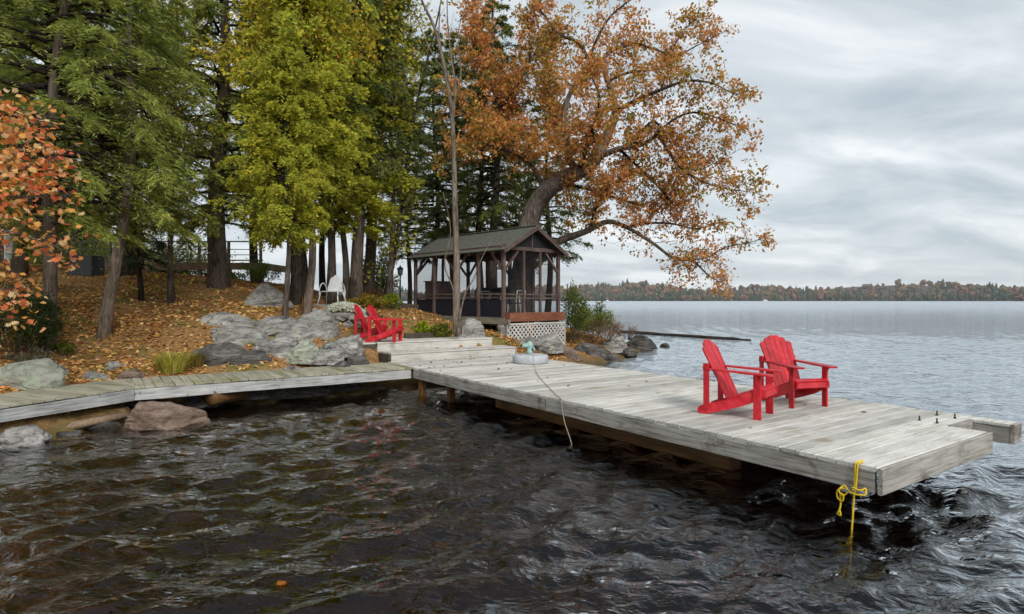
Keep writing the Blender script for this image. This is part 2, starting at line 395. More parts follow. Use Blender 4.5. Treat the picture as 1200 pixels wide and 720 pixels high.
def kites(name, c, d, nrm, ln, wd, cols, fold=0.0):
    """leaf-sized four-cornered blades: centre, direction, normal, length, width"""
    d = unit(d); w = unit(np.cross(nrm, d)); ln = np.asarray(ln)[:, None]; wd = np.asarray(wd)[:, None]
    up = np.cross(d, w)
    v = np.stack([c - d * ln * .5, c + d * ln * .08 + w * wd * .5 + up * wd * fold, c + d * ln * .5, c + d * ln * .08 - w * wd * .5 + up * wd * fold], 1).reshape(-1, 3)
    f = np.arange(len(v), dtype=np.int32).reshape(-1, 4)
    return np_mesh(name, v, f, False, cols)
def pick(rng, pal, n, jit=0.12, clump=None):
    """a colour per leaf out of a palette of (weight, rgb); clump (-1..1) shifts light clumps to the palette's end"""
    w = np.array([p[0] for p in pal], float); w /= w.sum(); cum = np.cumsum(w)
    r = rng.random(n)
    if clump is not None:
        r = np.clip(r * 0.55 + (clump * 0.5 + 0.5) * 0.45 + (r - .5) * .1, 0, 0.999)
    k = np.minimum(np.searchsorted(cum, r), len(pal) - 1)
    c = np.array([p[1] for p in pal])[k] * (1 + jit * rng.standard_normal((n, 1))) * (1 + 0.05 * rng.standard_normal((n, 3)))
    return np.clip(c, 0.002, 0.9)
# ------------------------------------------------------------------ dock frame
DA = Vector((3.26, 5.33, 0.0)); DTH = math.atan2(0.565, 0.825)
DU = Vector((-math.sin(DTH), math.cos(DTH), 0)); DV = Vector((math.cos(DTH), math.sin(DTH), 0))
def dk(u, v, z=0.62):
    p = DA + DU * u + DV * v
    return Vector((p.x, p.y, z))
def to_uv(X, Y):
    ax, ay = X - DA.x, Y - DA.y
    return ax * DU.x + ay * DU.y, ax * DV.x + ay * DV.y

# ------------------------------------------------------------------ ground: one sheet, lake bed and wooded point
CP = np.array([
 (0,3,-1.7),(-4,4,-1.2),(4,4,-2),(0,7,-1.6),(-3,8,-1.0),(-5,6,-.75),(4,9,-2),(1,11,-1.3),(-2,10.5,-.75),(-4,10,-.45),(6,14,-2),(3.5,14,-1.3),
 (4.8,18,-1.0),(8,22,-1.6),(10,30,-2.5),(14,14,-3),(-7,4,-.5),(-5.5,8.4,-.45),(-8.5,3,-.3),(0,-4,-2.2),(8,0,-2.8),(-7,-3,-.8),
 (-7.4,7.4,0),(-6.7,9.5,0),(-5.6,10.8,-.05),(-3.5,12.6,-.05),(-1.5,14.5,-.05),(0.3,16.2,0),(1.6,17.6,.05),(2.6,19.6,.1),(4.8,24.4,.1),(6.3,27.2,-.1),
 (-8.4,9.3,.62),(-7.5,11.5,.58),(-6.5,12.7,.6),(-5,13.1,.6),(-3.9,14.1,.62),
 (-9.64,12.5,1.08),(-9.2,13.5,1.25),(-8.3,11.7,.72),(-9.2,10.4,.9),(-7.4,14,1.3),(-5.8,15,1.45),(-5.2,13.9,.95),(-4.5,15.4,1.25),(-7,17,1.88),(-5.0,16.9,1.36),(-4.4,17.3,1.40),(-5.2,17.9,1.7),
 (-10,17.5,2.3),(-11.4,20,2.83),(-12.9,18,2.56),(-12.4,15,2.3),(-9.2,19,2.5),(-7.1,20,2.12),(-5.7,18.6,1.92),(-4.9,21.5,2.0),(-4.2,16.2,1.03),(-3.4,16.0,1.0),
 (-3,17.5,1.15),(-3.3,18.6,1.5),(-1.75,17.4,1.2),(-.9,17.1,1.05),(0.2,18.6,.75),(-1,20.5,1.1),(-2,21.5,1.4),(0.5,22,1.0),(-1,24,1.2),(1.6,20.8,.6),(2.4,23,.8),
 (3.8,25.2,.55),(-3,25,1.4),(-6,26,1.8),(-10,25,2.7),(-14,24,3.1),(-18,20,3.4),(-20,14,3),(-14,11,2.1),(-12,8,1.5),(-14,3,1.4),(-10.5,5.5,.9),
 (-3,31,-.3),(3,30,-.5),(-9,33,.3),(-16,33,1.5),(-25,30,2.5),(-30,20,3),(-28,5,2.6),(-8,38,-1),(-20,42,0),(0,36,-2),(8,34,-2.5),(-34,36,1.5),(-30,-4,2.0),(-18,-6,1.2)], float)
def _tps():
    P, z = CP[:, :2], CP[:, 2]
    d = np.linalg.norm(P[:, None] - P[None], axis=2)
    K = np.where(d > 0, d * d * np.log(np.maximum(d, 1e-9)), 0) + np.eye(len(P)) * 0.4
    A = np.zeros((len(P) + 3,) * 2); A[:len(P), :len(P)] = K
    Q = np.c_[np.ones(len(P)), P]; A[:len(P), len(P):] = Q; A[len(P):, :len(P)] = Q.T
    return np.linalg.solve(A, np.r_[z, 0, 0, 0])
_W = _tps()
def height(X, Y, rough=True):
    X = np.atleast_1d(np.asarray(X, float)); Y = np.atleast_1d(np.asarray(Y, float))
    z = _W[-3] + _W[-2] * X + _W[-1] * Y
    for (cx, cy_, _), w in zip(CP, _W):
        d2 = (X - cx) ** 2 + (Y - cy_) ** 2
        z = z + w * 0.5 * d2 * np.log(np.maximum(d2, 1e-12))
    # beyond the shore we know, sink to a deep bed; to the left the land goes on
    out = np.maximum(np.maximum(X - 10, Y - 40), np.maximum(-8 - Y, -34 - X)); k = np.clip(out / 10, 0, 1)
    z = np.clip(z, -3.2, 4.2) * (1 - k) + k * np.where((X < -20) & (X > -90) & (Y < 34), 1.6, -6.0)
    if rough:
        p = np.c_[X, Y, np.zeros_like(X)]
        z = z + 0.10 * fbm(p * 0.9, 3, 4) + 0.03 * vnoise(p * 4.3, 9)
    u, v = to_uv(X, Y)
    z = np.where((u > -.3) & (u < 11.3) & (v > -.2) & (v < 3.9), np.minimum(z, 0.12), z)
    z = np.where((u >= 11.2) & (u < 12.0) & (v > -.2) & (v < 4.1), np.minimum(z, 0.55), z)
    z = np.where((u >= 11.9) & (u < 13.9) & (v > -.6) & (v < 3.7), np.minimum(z, 0.97), z)
    # boardwalk: keep the ground under it
    z = np.where((u > 9.5) & (u < 11.15) & (v > -5.3) & (v <= 0), np.minimum(z, np.where(u < 10.55, -.22, .30)), z)
    bx, by = X + 5.95, Y - 11.6; s = -(bx * .4 + by * .915); t = bx * .915 - by * .4
    z = np.where((s > -.6) & (s < 9) & (np.abs(t) < .78), np.minimum(z, np.where(t > -.15, -.18, .30)), z)
    return z
def hz(X, Y):
    return float(height(X, Y)[0])

def axis(core0, core1, step, lo, hi):
    c = list(np.arange(core0, core1 + 1e-6, step)); a, b_ = [], []
    g, x = step, core0
    while x > lo:
        g *= 1.35; x -= g; a.append(max(x, lo))
    g, x = step, core1
    while x < hi:
        g *= 1.35; x += g; b_.append(min(x, hi))
    return np.array(a[::-1] + c + b_)
gx, gy = axis(-20, 9, 0.16, -3600, 3600), axis(1.5, 33, 0.16, -3600, 5000)
GX, GY = np.meshgrid(gx, gy); Z = height(GX.ravel(), GY.ravel())
nx, ny = len(gx), len(gy); ii = np.arange(nx * ny).reshape(ny, nx)
F = np.stack([ii[:-1, :-1], ii[:-1, 1:], ii[1:, 1:], ii[1:, :-1]], -1).reshape(-1, 4)
m, nt, out = new_mat('forest_floor_and_lake_bed')
g_ = nd(nt, 'ShaderNodeNewGeometry'); sp = nd(nt, 'ShaderNodeSeparateXYZ', {0: g_.outputs['Position']})
na = nd(nt, 'ShaderNodeTexNoise', {'Vector': g_.outputs['Position'], 'Scale': 1.1, 'Detail': 7.0, 'Roughness': 0.65})
nb = nd(nt, 'ShaderNodeTexNoise', {'Vector': g_.outputs['Position'], 'Scale': 14.0, 'Detail': 5.0, 'Roughness': 0.7})
vo = nd(nt, 'ShaderNodeTexVoronoi', {'Vector': g_.outputs['Position'], 'Scale': 5.0, 'Randomness': 1.0})
soil = ramp(nt, nb.outputs['Fac'], ((0.3, (0.13, 0.075, 0.034)), (0.5, (0.30, 0.17, 0.07)), (0.7, (0.48, 0.28, 0.12)))).outputs[0]
moss = ramp(nt, na.outputs['Fac'], ((0.50, (0, 0, 0)), (0.62, (1, 1, 1)))).outputs[0]
land = mixc(nt, moss, soil, (0.17, 0.15, 0.045))
bed = ramp(nt, na.outputs['Fac'], ((0.32, (0.05, 0.035, 0.014)), (0.5, (0.15, 0.105, 0.032)), (0.68, (0.30, 0.22, 0.07)))).outputs[0]
stn = ramp(nt, vo.outputs['Color'], ((0.3, (0.05, 0.04, 0.028)), (0.7, (0.19, 0.15, 0.10)))).outputs[0]
bed = mixc(nt, 0.45, bed, stn)
hs = nd(nt, 'ShaderNodeMapRange', {'Value': sp.outputs['Z'], 'From Min': 0.02, 'From Max': 0.30})
colr = mixc(nt, hs.outputs[0], bed, land)
bmp = nd(nt, 'ShaderNodeBump', {'Height': nb.outputs['Fac'], 'Strength': 0.6, 'Distance': 0.05})
pp = nd(nt, 'ShaderNodeBsdfPrincipled', {'Base Color': colr, 'Roughness': 0.92, 'Normal': bmp.outputs[0], 'Specular IOR Level': 0.1})
nt.links.new(pp.outputs[0], out.inputs[0])
ground = link('ground', np_mesh('ground', np.c_[GX.ravel(), GY.ravel(), Z], F, True), m)
tag(ground, 'wooded point of brown soil and moss sloping into the lake', kind='structure')

# ------------------------------------------------------------------ lake: closed body of tea-brown water with a wavy top
rngw = np.random.default_rng(11)
def waves(X, Y, cell):
    z = np.zeros_like(X); main = math.radians(-62)
    for k in range(110):
        lam = 0.14 * (1.15 / 0.14) ** rngw.random(); th = main + rngw.normal() * 0.55
        amp = 0.0066 * lam ** 0.98 * (0.5 + rngw.random()); ph = rngw.random() * 6.283
        kx, ky = 2 * math.pi / lam * math.cos(th), 2 * math.pi / lam * math.sin(th)
        a = kx * X + ky * Y + ph
        z += amp * np.clip(lam / (2.2 * cell) - 0.6, 0, 1) * (np.sin(a) + 0.22 * np.sin(2 * a + 0.6))
    p = np.c_[X * 0.16, Y * 0.3, np.zeros_like(X)]
    return z * (0.95 + 0.45 * fbm(p, 41, 3))
rr = 1.2 * (4500 / 1.2) ** (np.linspace(0, 1, 660) ** 1.18)
th_in = np.linspace(-46, 46, 440); th_out = np.linspace(46, 314, 40)[1:-1]
th = np.radians(np.r_[th_in, th_out]); nT, nR = len(th), len(rr)
RR, TH = np.meshgrid(rr, th, indexing='ij')
WX, WY = (RR * np.sin(TH)).ravel(), (RR * np.cos(TH)).ravel()
drs = np.gradient(rr); cell = np.maximum(np.repeat(drs, nT), RR.ravel() * 0.0037 * np.where(np.abs(((np.tile(th, nR) + np.pi) % (2 * np.pi)) - np.pi) < 0.9, 1, 30))
WZ = waves(WX, WY, cell)
wi = np.arange(nR * nT).reshape(nR, nT); wj = np.roll(wi, -1, 1)
WF = np.stack([wi[:-1], wj[:-1], wj[1:], wi[1:]], -1).reshape(-1, 4)
last = wi[-1]; nv = nR * nT
bot = np.c_[WX[last], WY[last], np.full(nT, -9.0)]
ctop, cbot = nv + nT, nv + nT + 1
V = np.r_[np.c_[WX, WY, WZ], bot, [[0, 0, 0.0]], [[0, 0, -9.0]]]
bi = np.arange(nv, nv + nT); bj = np.roll(bi, -1)
sideF = np.stack([last, np.roll(last, -1), bj, bi], -1)
fan = np.stack([wj[0], wi[0], np.full(nT, ctop), np.full(nT, ctop)], -1)
fanb = np.stack([bi, bj, np.full(nT, cbot), np.full(nT, cbot)], -1)
me = bpy.data.meshes.new('lake')
me.from_pydata(V.tolist(), [], WF.tolist() + sideF.tolist() + [tuple(q[:3]) for q in fan.tolist()] + [tuple(q[:3]) for q in fanb.tolist()])
me.polygons.foreach_set('use_smooth', np.r_[np.ones(len(WF), bool), np.zeros(nT, bool), np.ones(nT, bool), np.zeros(nT, bool)])
me.update()
m, nt, out = new_mat('tea_brown_lake_water')
g_ = nd(nt, 'ShaderNodeNewGeometry')
mpn = nd(nt, 'ShaderNodeMapping', {'Vector': g_.outputs['Position'], 'Rotation': (0, 0, math.radians(28)), 'Scale': (1.0, 1.7, 1.0)})
r1 = nd(nt, 'ShaderNodeTexNoise', {'Vector': mpn.outputs[0], 'Scale': 6.5, 'Detail': 3.0, 'Roughness': 0.6, 'Distortion': 0.7})
r2 = nd(nt, 'ShaderNodeTexNoise', {'Vector': mpn.outputs[0], 'Scale': 2.1, 'Detail': 2.0, 'Roughness': 0.5, 'Distortion': 0.8})
hsum = nd(nt, 'ShaderNodeMath', {0: r2.outputs['Fac'], 1: 2.4, 2: r1.outputs['Fac']}, operation='MULTIPLY_ADD')
mp3 = nd(nt, 'ShaderNodeMapping', {'Vector': g_.outputs['Position'], 'Rotation': (0, 0, math.radians(12)), 'Scale': (0.45, 1.3, 1.0)})
r3 = nd(nt, 'ShaderNodeTexNoise', {'Vector': mp3.outputs[0], 'Scale': 0.9, 'Detail': 3.0, 'Roughness': 0.55, 'Distortion': 0.5})
spy = nd(nt, 'ShaderNodeSeparateXYZ', {0: g_.outputs['Position']})
fet = nd(nt, 'ShaderNodeMapRange', {'Value': spy.outputs['Y'], 'From Min': 16.0, 'From Max': 55.0, 'To Min': 0.0, 'To Max': 7.0})
r3w = nd(nt, 'ShaderNodeMath', {0: r3.outputs['Fac'], 1: fet.outputs[0]}, operation='MULTIPLY')
hsum = nd(nt, 'ShaderNodeMath', {0: hsum.outputs[0], 1: r3w.outputs[0]}, operation='ADD')
bmp = nd(nt, 'ShaderNodeBump', {'Height': hsum.outputs[0], 'Strength': 0.95, 'Distance': 0.024})
fr = nd(nt, 'ShaderNodeFresnel', {'IOR': 1.36, 'Normal': bmp.outputs[0]})
spz = nd(nt, 'ShaderNodeSeparateXYZ', {0: g_.outputs['Position']})
opn = nd(nt, 'ShaderNodeMapRange', {'Value': spz.outputs['Y'], 'From Min': 18.0, 'From Max': 260.0, 'To Min': 0.025, 'To Max': 0.26})
gl = nd(nt, 'ShaderNodeBsdfAnisotropic', {'Color': (.93, .97, 1, 1), 'Roughness': opn.outputs[0], 'Normal': bmp.outputs[0]})
tr = nd(nt, 'ShaderNodeBsdfTransparent', {'Color': (0.86, 0.80, 0.66, 1)})
f2_ = nd(nt, 'ShaderNodeMath', {0: fr.outputs[0], 1: 1.0, 2: -0.03}, operation='MULTIPLY_ADD')
fk = nd(nt, 'ShaderNodeMath', {0: f2_.outputs[0], 1: 3.6}, operation='MULTIPLY', use_clamp=True)
fk = nd(nt, 'ShaderNodeMath', {0: fk.outputs[0], 1: 0.82}, operation='MINIMUM')
fk = nd(nt, 'ShaderNodeMath', {0: fk.outputs[0], 1: 0.03}, operation='MAXIMUM')
ms = nd(nt, 'ShaderNodeMixShader', {0: fk.outputs[0], 1: tr.outputs[0], 2: gl.outputs[0]})
nt.links.new(ms.outputs[0], out.inputs[0])
va = nd(nt, 'ShaderNodeVolumeAbsorption', {'Color': (0.66, 0.46, 0.20, 1), 'Density': 1.15})
nt.links.new(va.outputs[0], out.inputs['Volume'])
lake = link('lake', me, m)
tag(lake, 'dark rippled tea-brown lake water', kind='structure')

# ------------------------------------------------------------------ far shore: hill and its wood
def ridge(X, Y):
    base = 38 + 9 * np.sin(X / 310 + 1.0) + 8 * np.sin(X / 140) + 5 * np.sin(X / 61 + 2)
    base = base * np.clip(0.62 + (X + 300) / 2400, 0.45, 1.1)
    return base * np.clip((Y - shore(X)) / 420, 0, 1) ** 0.7
def shore(X):
    return 1420 + 60 * np.sin(X / 260) - np.clip(X - 900, 0, 900) * 0.45 + 25 * np.sin(X / 90)
hx = np.linspace(-2600, 2600, 150); hy = np.linspace(0, 1, 14)
HX, HT = np.meshgrid(hx, hy); HY = shore(HX) - 4 + HT * 620; HZ = ridge(HX, HY) - 1.0 - 3 * (HT == 0)
ii = np.arange(HX.size).reshape(HX.shape)
F = np.stack([ii[:-1, :-1], ii[:-1, 1:], ii[1:, 1:], ii[1:, :-1]], -1).reshape(-1, 4)
hills = link('hills', np_mesh('hills', np.c_[HX.ravel(), HY.ravel(), HZ.ravel()], F, True), paint('far_hill_soil', (0.07, 0.055, 0.035), 0.95, 0.2))
tag(hills, 'low rounded hill along the far shore', kind='structure')
rngh = np.random.default_rng(5)
bmi = bmesh.new(); bmesh.ops.create_icosphere(bmi, subdivisions=2, radius=1.0)
IV = np.array([v.co[:] for v in bmi.verts]); IF = np.array([[v.index for v in f.verts] for f in bmi.faces]); bmi.free()
N = 4200
tx = rngh.uniform(-1500, 2100, N); tt = rngh.random(N) ** 1.7; tt[:900] = rngh.random(900) * 0.03
ty = shore(tx) + 4 + tt * 430
tz = ridge(tx, ty) - 1
conif = (rngh.random(N) < np.where(tt < 0.05, 0.80, 0.30))
nearpt = tx > 1150
hgt = rngh.uniform(6, 17, N) * np.where(conif, 1.25, 0.9) * (1 + .3 * np.sin(tx / 37.0) * np.sin(tx / 113.0 + 1)); rad = hgt * np.where(conif, 0.22, 0.44)
rot = rngh.random(N) * 6.28
nz = 1 + 0.33 * rngh.standard_normal((N, len(IV)))
cone = np.where(conif[:, None], np.clip(1.12 - 0.75 * (IV[None, :, 2] * .5 + .5), 0.2, 1.2), 1.0)
vx = IV[None, :, 0] * cone * nz; vy = IV[None, :, 1] * cone * nz
fv = np.stack([tx[:, None] + vx * rad[:, None], ty[:, None] + vy * rad[:, None], tz[:, None] + hgt[:, None] * (0.5 + 0.55 * IV[None, :, 2] * (1 + .12 * rngh.standard_normal((N, len(IV)))))], -1).reshape(-1, 3)
ff = (IF[None] + (np.arange(N) * len(IV))[:, None, None]).reshape(-1, 3)
autumn = np.array([(0.19, 0.11, 0.070), (0.22, 0.135, 0.08), (0.18, 0.095, 0.07), (0.15, 0.12, 0.065), (0.11, 0.105, 0.06)])
green = np.array([(0.045, 0.068, 0.052), (0.055, 0.08, 0.055), (0.075, 0.095, 0.05)])
tcx = np.where(conif[:, None], green[rngh.integers(0, 3, N)], autumn[rngh.integers(0, 5, N)])
mixed = (nearpt & (rngh.random(N) < 0.55))
tcx[mixed] = np.array([(0.10, 0.11, 0.035), (0.07, 0.085, 0.03), (0.14, 0.12, 0.04)])[rngh.integers(0, 3, mixed.sum())]
fc = np.repeat(tcx, len(IF), 0) * (1 + 0.18 * rngh.standard_normal((len(ff), 1)))
ffo = link('far_forest', np_mesh('far_forest', fv, ff, False, np.clip(fc, .005, .6)), leaf_mat('far_foliage', 0.05, 0.9, 0.05))
tag(ffo, 'autumn wood of russet and dark green trees covering the far shore hill', 'forest', kind='stuff')
MT['nail'] = paint('rusty_nail', (.045, .026, .018), .7)
# ------------------------------------------------------------------ planks (a few shared meshes)
def plank_mesh(name, L, W, T, seed, mat_):
    """a sawn board along x, top at z=0, eased edges, slightly bowed, cupped and uneven at its ends"""
    rng = random.Random(seed); k = 0.006; n = 5
    prof = [(-W / 2, -T), (-W / 2, -k), (-W / 2 + k, 0), (W / 2 - k, 0), (W / 2, -k), (W / 2, -T)]
    bow = rng.uniform(-.004, .004); e0, e1 = rng.uniform(0, .008), rng.uniform(0, .008)
    v = []
    for i in range(n):
        t = i / (n - 1); x = -L / 2 + e0 + (L - e0 - e1) * t; b_ = bow * math.sin(t * math.pi); h = rng.uniform(-.0015, .0015)
        v += [(x, p[0] + b_, p[1] + h) for p in prof]
    c = len(prof)
    f = [(i * c + j, i * c + (j + 1) % c, (i + 1) * c + (j + 1) % c, (i + 1) * c + j) for i in range(n - 1) for j in range(c)]
    f += [tuple(range(c)), tuple(range(n * c - 1, (n - 1) * c - 1, -1))]
    nn_ = len(f)
    if L > 2:                                            # pairs of rusty nail heads over the joists
        for xx in (-L / 2 + .05, -L / 4, 0.0, L / 4, L / 2 - .05):
            for yy in (-W * .28, W * .28):
                cx_, cy_ = xx + rng.uniform(-.012, .012), yy + rng.uniform(-.01, .01); b0 = len(v)
                v += [(cx_ + .0065 * math.cos(a), cy_ + .0065 * math.sin(a), .0022) for a in (0, 1.05, 2.09, 3.14, 4.19, 5.24)]; f.append(tuple(range(b0, b0 + 6)))
    me = bpy.data.meshes.new(name); me.from_pydata(v, [], f); me.materials.append(MT[mat_]); me.materials.append(MT['nail'])
    for k_ in range(nn_, len(f)):
        me.polygons[k_].material_index = 1
    me.update()
    return me

# ------------------------------------------------------------------ the dock
rng = random.Random(4)
DECK = 0.62
dock = thing('dock', 'long weathered grey plank dock reaching out over open water with red chairs on it', 'dock', (DA.x, DA.y, 0), DTH)
PW = 0.185; GAP = 0.014
full = [plank_mesh('plank', 3.60, PW - GAP, 0.038, s, 'deck') for s in range(5)]
short = [plank_mesh('plank', 2.63, PW - GAP, 0.038, 20 + s, 'deck') for s in range(2)]
u, i = 0.0, 0
while u + PW < 11.12:
    if i < 2:
        link('plank', short[i], None, dock, (1.315, u + PW / 2, DECK + rng.uniform(-.002, .002)))
    else:
        link('plank', full[rng.randrange(5)], None, dock, (1.80 + rng.uniform(-.006, .006), u + PW / 2, DECK + rng.uniform(-.003, .003)), (rng.uniform(-.006, .006), 0, rng.choice((0, math.pi)) + rng.uniform(-.0012, .0012)))
    u += PW; i += 1
U1 = u
MB().box((0, 0, 0), (0.26, 0.372, 0.038), ch=.004).build('plank', 'deck', dock, (3.47, 0.186, DECK - .019))
FZ = DECK - .038 - .002
def fascia(x0, y0, x1, y1, h=0.195, t=0.04, top=FZ, mat_='fascia'):
    L = math.hypot(x1 - x0, y1 - y0)
    MB().box((0, 0, 0), (L, t, h), ch=.005).build('fascia_board', mat_, dock, ((x0 + x1) / 2, (y0 + y1) / 2, top - h / 2), (0, 0, math.atan2(y1 - y0, x1 - x0)))
segs = [0.0, 4.85, 9.68]
for a, b_ in zip(segs[:-1], segs[1:]):
    fascia(.024, a + .024, .024, b_ - .004)
fascia(-0.001, -0.024, 2.631, -0.024, 0.236, 0.04, DECK - .001)
fascia(2.605, .02, 2.605, .372); fascia(2.63, .392, 3.34, .392, 0.235, .036, DECK - .001); fascia(3.366, .0, 3.366, .372, .2)
fascia(3.34, -0.024, 3.60, -0.024, 0.236, 0.04, DECK - .001)
fascia(3.576, 0.02, 3.576, 11.1)
for uu in np.arange(0.9, 11, 0.8):                       # joists
    MB().box((0, 0, 0), (3.45, 0.045, 0.17)).build('joist', 'dark_timber', dock, (1.8, float(uu), FZ - .088))
for (vv, u0, u1, z, s, mat_) in ((0.78, 2.0, 7.3, 0.13, 0.24, 'wet_timber'), (2.7, 1.6, 9.0, 0.13, 0.24, 'wet_timber')):
    MB().bar((vv, u0, z), (vv, u1, z), s, s, ch=.02).build('float_timber', mat_, dock)
for (vv, uu) in ((0.86, 2.25), (0.86, 7.05), (2.7, 1.8), (2.7, 7.0), (0.8, 4.6)):
    MB().box((0, 0, 0), (0.17, 0.19, 0.25)).build('support_block', 'log', dock, (vv, uu, 0.36 - .03))
for (vv, uu) in ((0.12, 9.45), (0.35, 8.55), (1.3, 5.62), (3.2, 9.0), (1.9, 10.6), (3.2, 5.6)):
    zb = hz(*dk(uu, vv).xy) - .1
    MB().box((0, 0, (zb + .40) / 2), (0.13, 0.13, .40 - zb)).build('post', 'wet_timber', dock, (vv, uu, 0))
for px, py in ((1077.5, 493), (1098, 487), (1098, 496), (1119, 490.5)):
    p = gat(px, py, DECK); uu, vv = to_uv(p.x, p.y)
    MB().lathe([(.017, 0), (.017, .012), (.009, .014), (.009, .055), (.006, .06)], 10).build('bolt', 'black', dock, (vv, uu, DECK))

# ------------------------------------------------------------------ the boardwalk along the shore
walk = thing('boardwalk', 'low boardwalk of short mossy planks on a bleached beam following the rocky shore', 'boardwalk', (-5.9, 11.4, 0))
WO = Vector((-5.9, 11.4, 0))
wm = [plank_mesh('plank', 1.0, 0.145, 0.038, 60 + s, 'deck') for s in range(4)]
for q in wm:
    q.materials.clear(); q.materials.append(MT['walk_plank'])
MT['walk_plank_x'] = wood('mossy_walk_plank_long', ((0.3, (0.22, 0.20, 0.14)), (0.5, (0.38, 0.36, 0.27)), (0.72, (0.50, 0.48, 0.39))), 'x', stain=((0.27, 0.26, 0.14), 0.54, 0.7), rand=0.3)
for q in wm:
    q.materials.clear(); q.materials.append(MT['walk_plank_x'])
n1_ = 34
V0 = -0.012
for k in range(n1_):
    vv = V0 - 0.077 - k * 0.154
    c = dk(10.38 + rng.uniform(-.015, .015), vv, DECK - .002 + rng.uniform(-.004, .004))
    link('plank', wm[rng.randrange(4)], None, walk, c - WO, (0, 0, DTH + math.pi / 2 + rng.uniform(-.008, .008)), (1.36, 1, 1))
vend = V0 - n1_ * 0.154
c1f, c1b = dk(9.7, vend), dk(11.06, vend)
S2 = Vector((-.4, -.915, 0)).normalized(); N2 = Vector((-S2.y * -1, 0, 0))
N2 = Vector((S2.y, -S2.x, 0))                           # towards the shore (left)
if N2.x > 0:
    N2 = -N2
# wedge boards round the bend, then the second run
q0 = Vector((c1f.x, c1f.y, 0)); n2_ = 46
ang1 = math.atan2((c1b - c1f).y, (c1b - c1f).x); ang2 = math.atan2(N2.y, N2.x)
for k in range(1, 6):
    t = k / 6; a = ang1 * (1 - t) + ang2 * t; d = Vector((math.cos(a), math.sin(a), 0))
    c = q0 + d * 0.68
    o = MB().prism([(-.68, -.015), (-.68, .015), (.64, .105), (.64, -.105)], .036).build('plank', 'walk_plank_x', walk, c - WO + Vector((0, 0, DECK - .024 + k * .0008)), (0, 0, a))
for k in range(n2_):
    drop = -0.0025 * k
    c = q0 + S2 * (0.08 + k * 0.154) + N2 * 0.66 + Vector((0, 0, DECK - .004 + drop * .6 + rng.uniform(-.004, .004)))
    link('plank', wm[rng.randrange(4)], None, walk, c - WO, (0, 0, ang2 + rng.uniform(-.012, .012)), (1.30, 1, 1))
def beam(a, b_, h, t, mat_='walk_beam', name='edge_beam', seed=0):
    L = (b_ - a).length; n = 12; rg = random.Random(seed); v = []
    for i in range(n + 1):
        x = -L / 2 + L * i / n
        for (yy, z) in ((-t / 2, -h / 2), (t / 2, -h / 2), (t / 2, h / 2), (-t / 2, h / 2)):
            v.append((x, yy + rg.uniform(-.006, .006), z + rg.uniform(-.008, .008)))
    f = [(i * 4 + j, i * 4 + (j + 1) % 4, i * 4 + 4 + (j + 1) % 4, i * 4 + 4 + j) for i in range(n) for j in range(4)] + [(3, 2, 1, 0), (n * 4, n * 4 + 1, n * 4 + 2, n * 4 + 3)]
    d = (b_ - a)
    return MB().add(v, f).build(name, mat_, walk, (a + b_) / 2 - WO, (0, -math.asin(d.z / L), math.atan2(d.y, d.x)))
bz = DECK - .05 - .095
a0, a1 = dk(9.76, -.03, bz), dk(9.76, vend + .0, bz)
beam(a0, a1, .185, .10, seed=1)
a2 = q0 + N2 * .06 + S2 * .0 + Vector((0, 0, bz)); a3 = a2 + S2 * 7.0 + Vector((0, 0, -.07))
beam(a2, a3, .185, .10, seed=2)
beam(dk(10.95, -.03, bz), dk(10.95, vend, bz), .17, .08, 'dark_timber', seed=3)
beam(q0 + N2 * 1.22 + Vector((0, 0, bz)), q0 + N2 * 1.22 + S2 * 7 + Vector((0, 0, bz - .07)), .17, .08, 'dark_timber', seed=4)
for k, (uu, vv) in enumerate(((10.75, -.4), (10.8, -2.4), (10.8, -4.6), (10.85, -1.2))):
    zb = hz(*dk(uu, vv).xy) - .1
    p = dk(uu, vv, 0)
    MB().box((0, 0, (zb + .4) / 2), (.16, .16, max(.1, .4 - zb))).build('post', 'log', walk, p - WO, (0, 0, DTH))

# ------------------------------------------------------------------ steps up from the dock and landing
steps = thing('dock_steps', 'pale timber steps rising from the dock deck to the gravel landing', 'steps', (DA.x, DA.y, 0), DTH)
UA = 11.25
def sbox(name, x0, x1, y0, y1, z0, z1, mat_='step', ch=.006):
    MB().box((0, 0, 0), (x1 - x0, y1 - y0, z1 - z0), ch=ch).build(name, mat_, steps, ((x0 + x1) / 2, (y0 + y1) / 2, (z0 + z1) / 2))
sbox('riser', .16, 3.87, UA + .012, UA + .05, .45, .771)
for k in range(4):
    sbox('tread', .15 + .004 * (k % 2), 3.88 - .005 * (k % 3), UA - .01 + k * .188, UA + .172 + k * .188, .775, .813)
sbox('riser', .10, 3.58, UA + .762, UA + .80, .70, .995)
for k in range(5):
    sbox('tread', .09 + .005 * (k % 2), 3.59 - .004 * (k % 3), UA + .742 + k * .188, UA + .922 + k * .188, 1.0, 1.038)
sbox('side_board', .105, .15, UA + .055, UA + .755, .40, .770, 'dark_timber')
sbox('side_board', .045, .09, UA + .805, UA + 1.65, .60, .995, 'dark_timber')
sbox('side_board', 3.885, 3.925, UA + .02, UA + .74, .40, .80, 'fascia_y')
LAND = 1.038
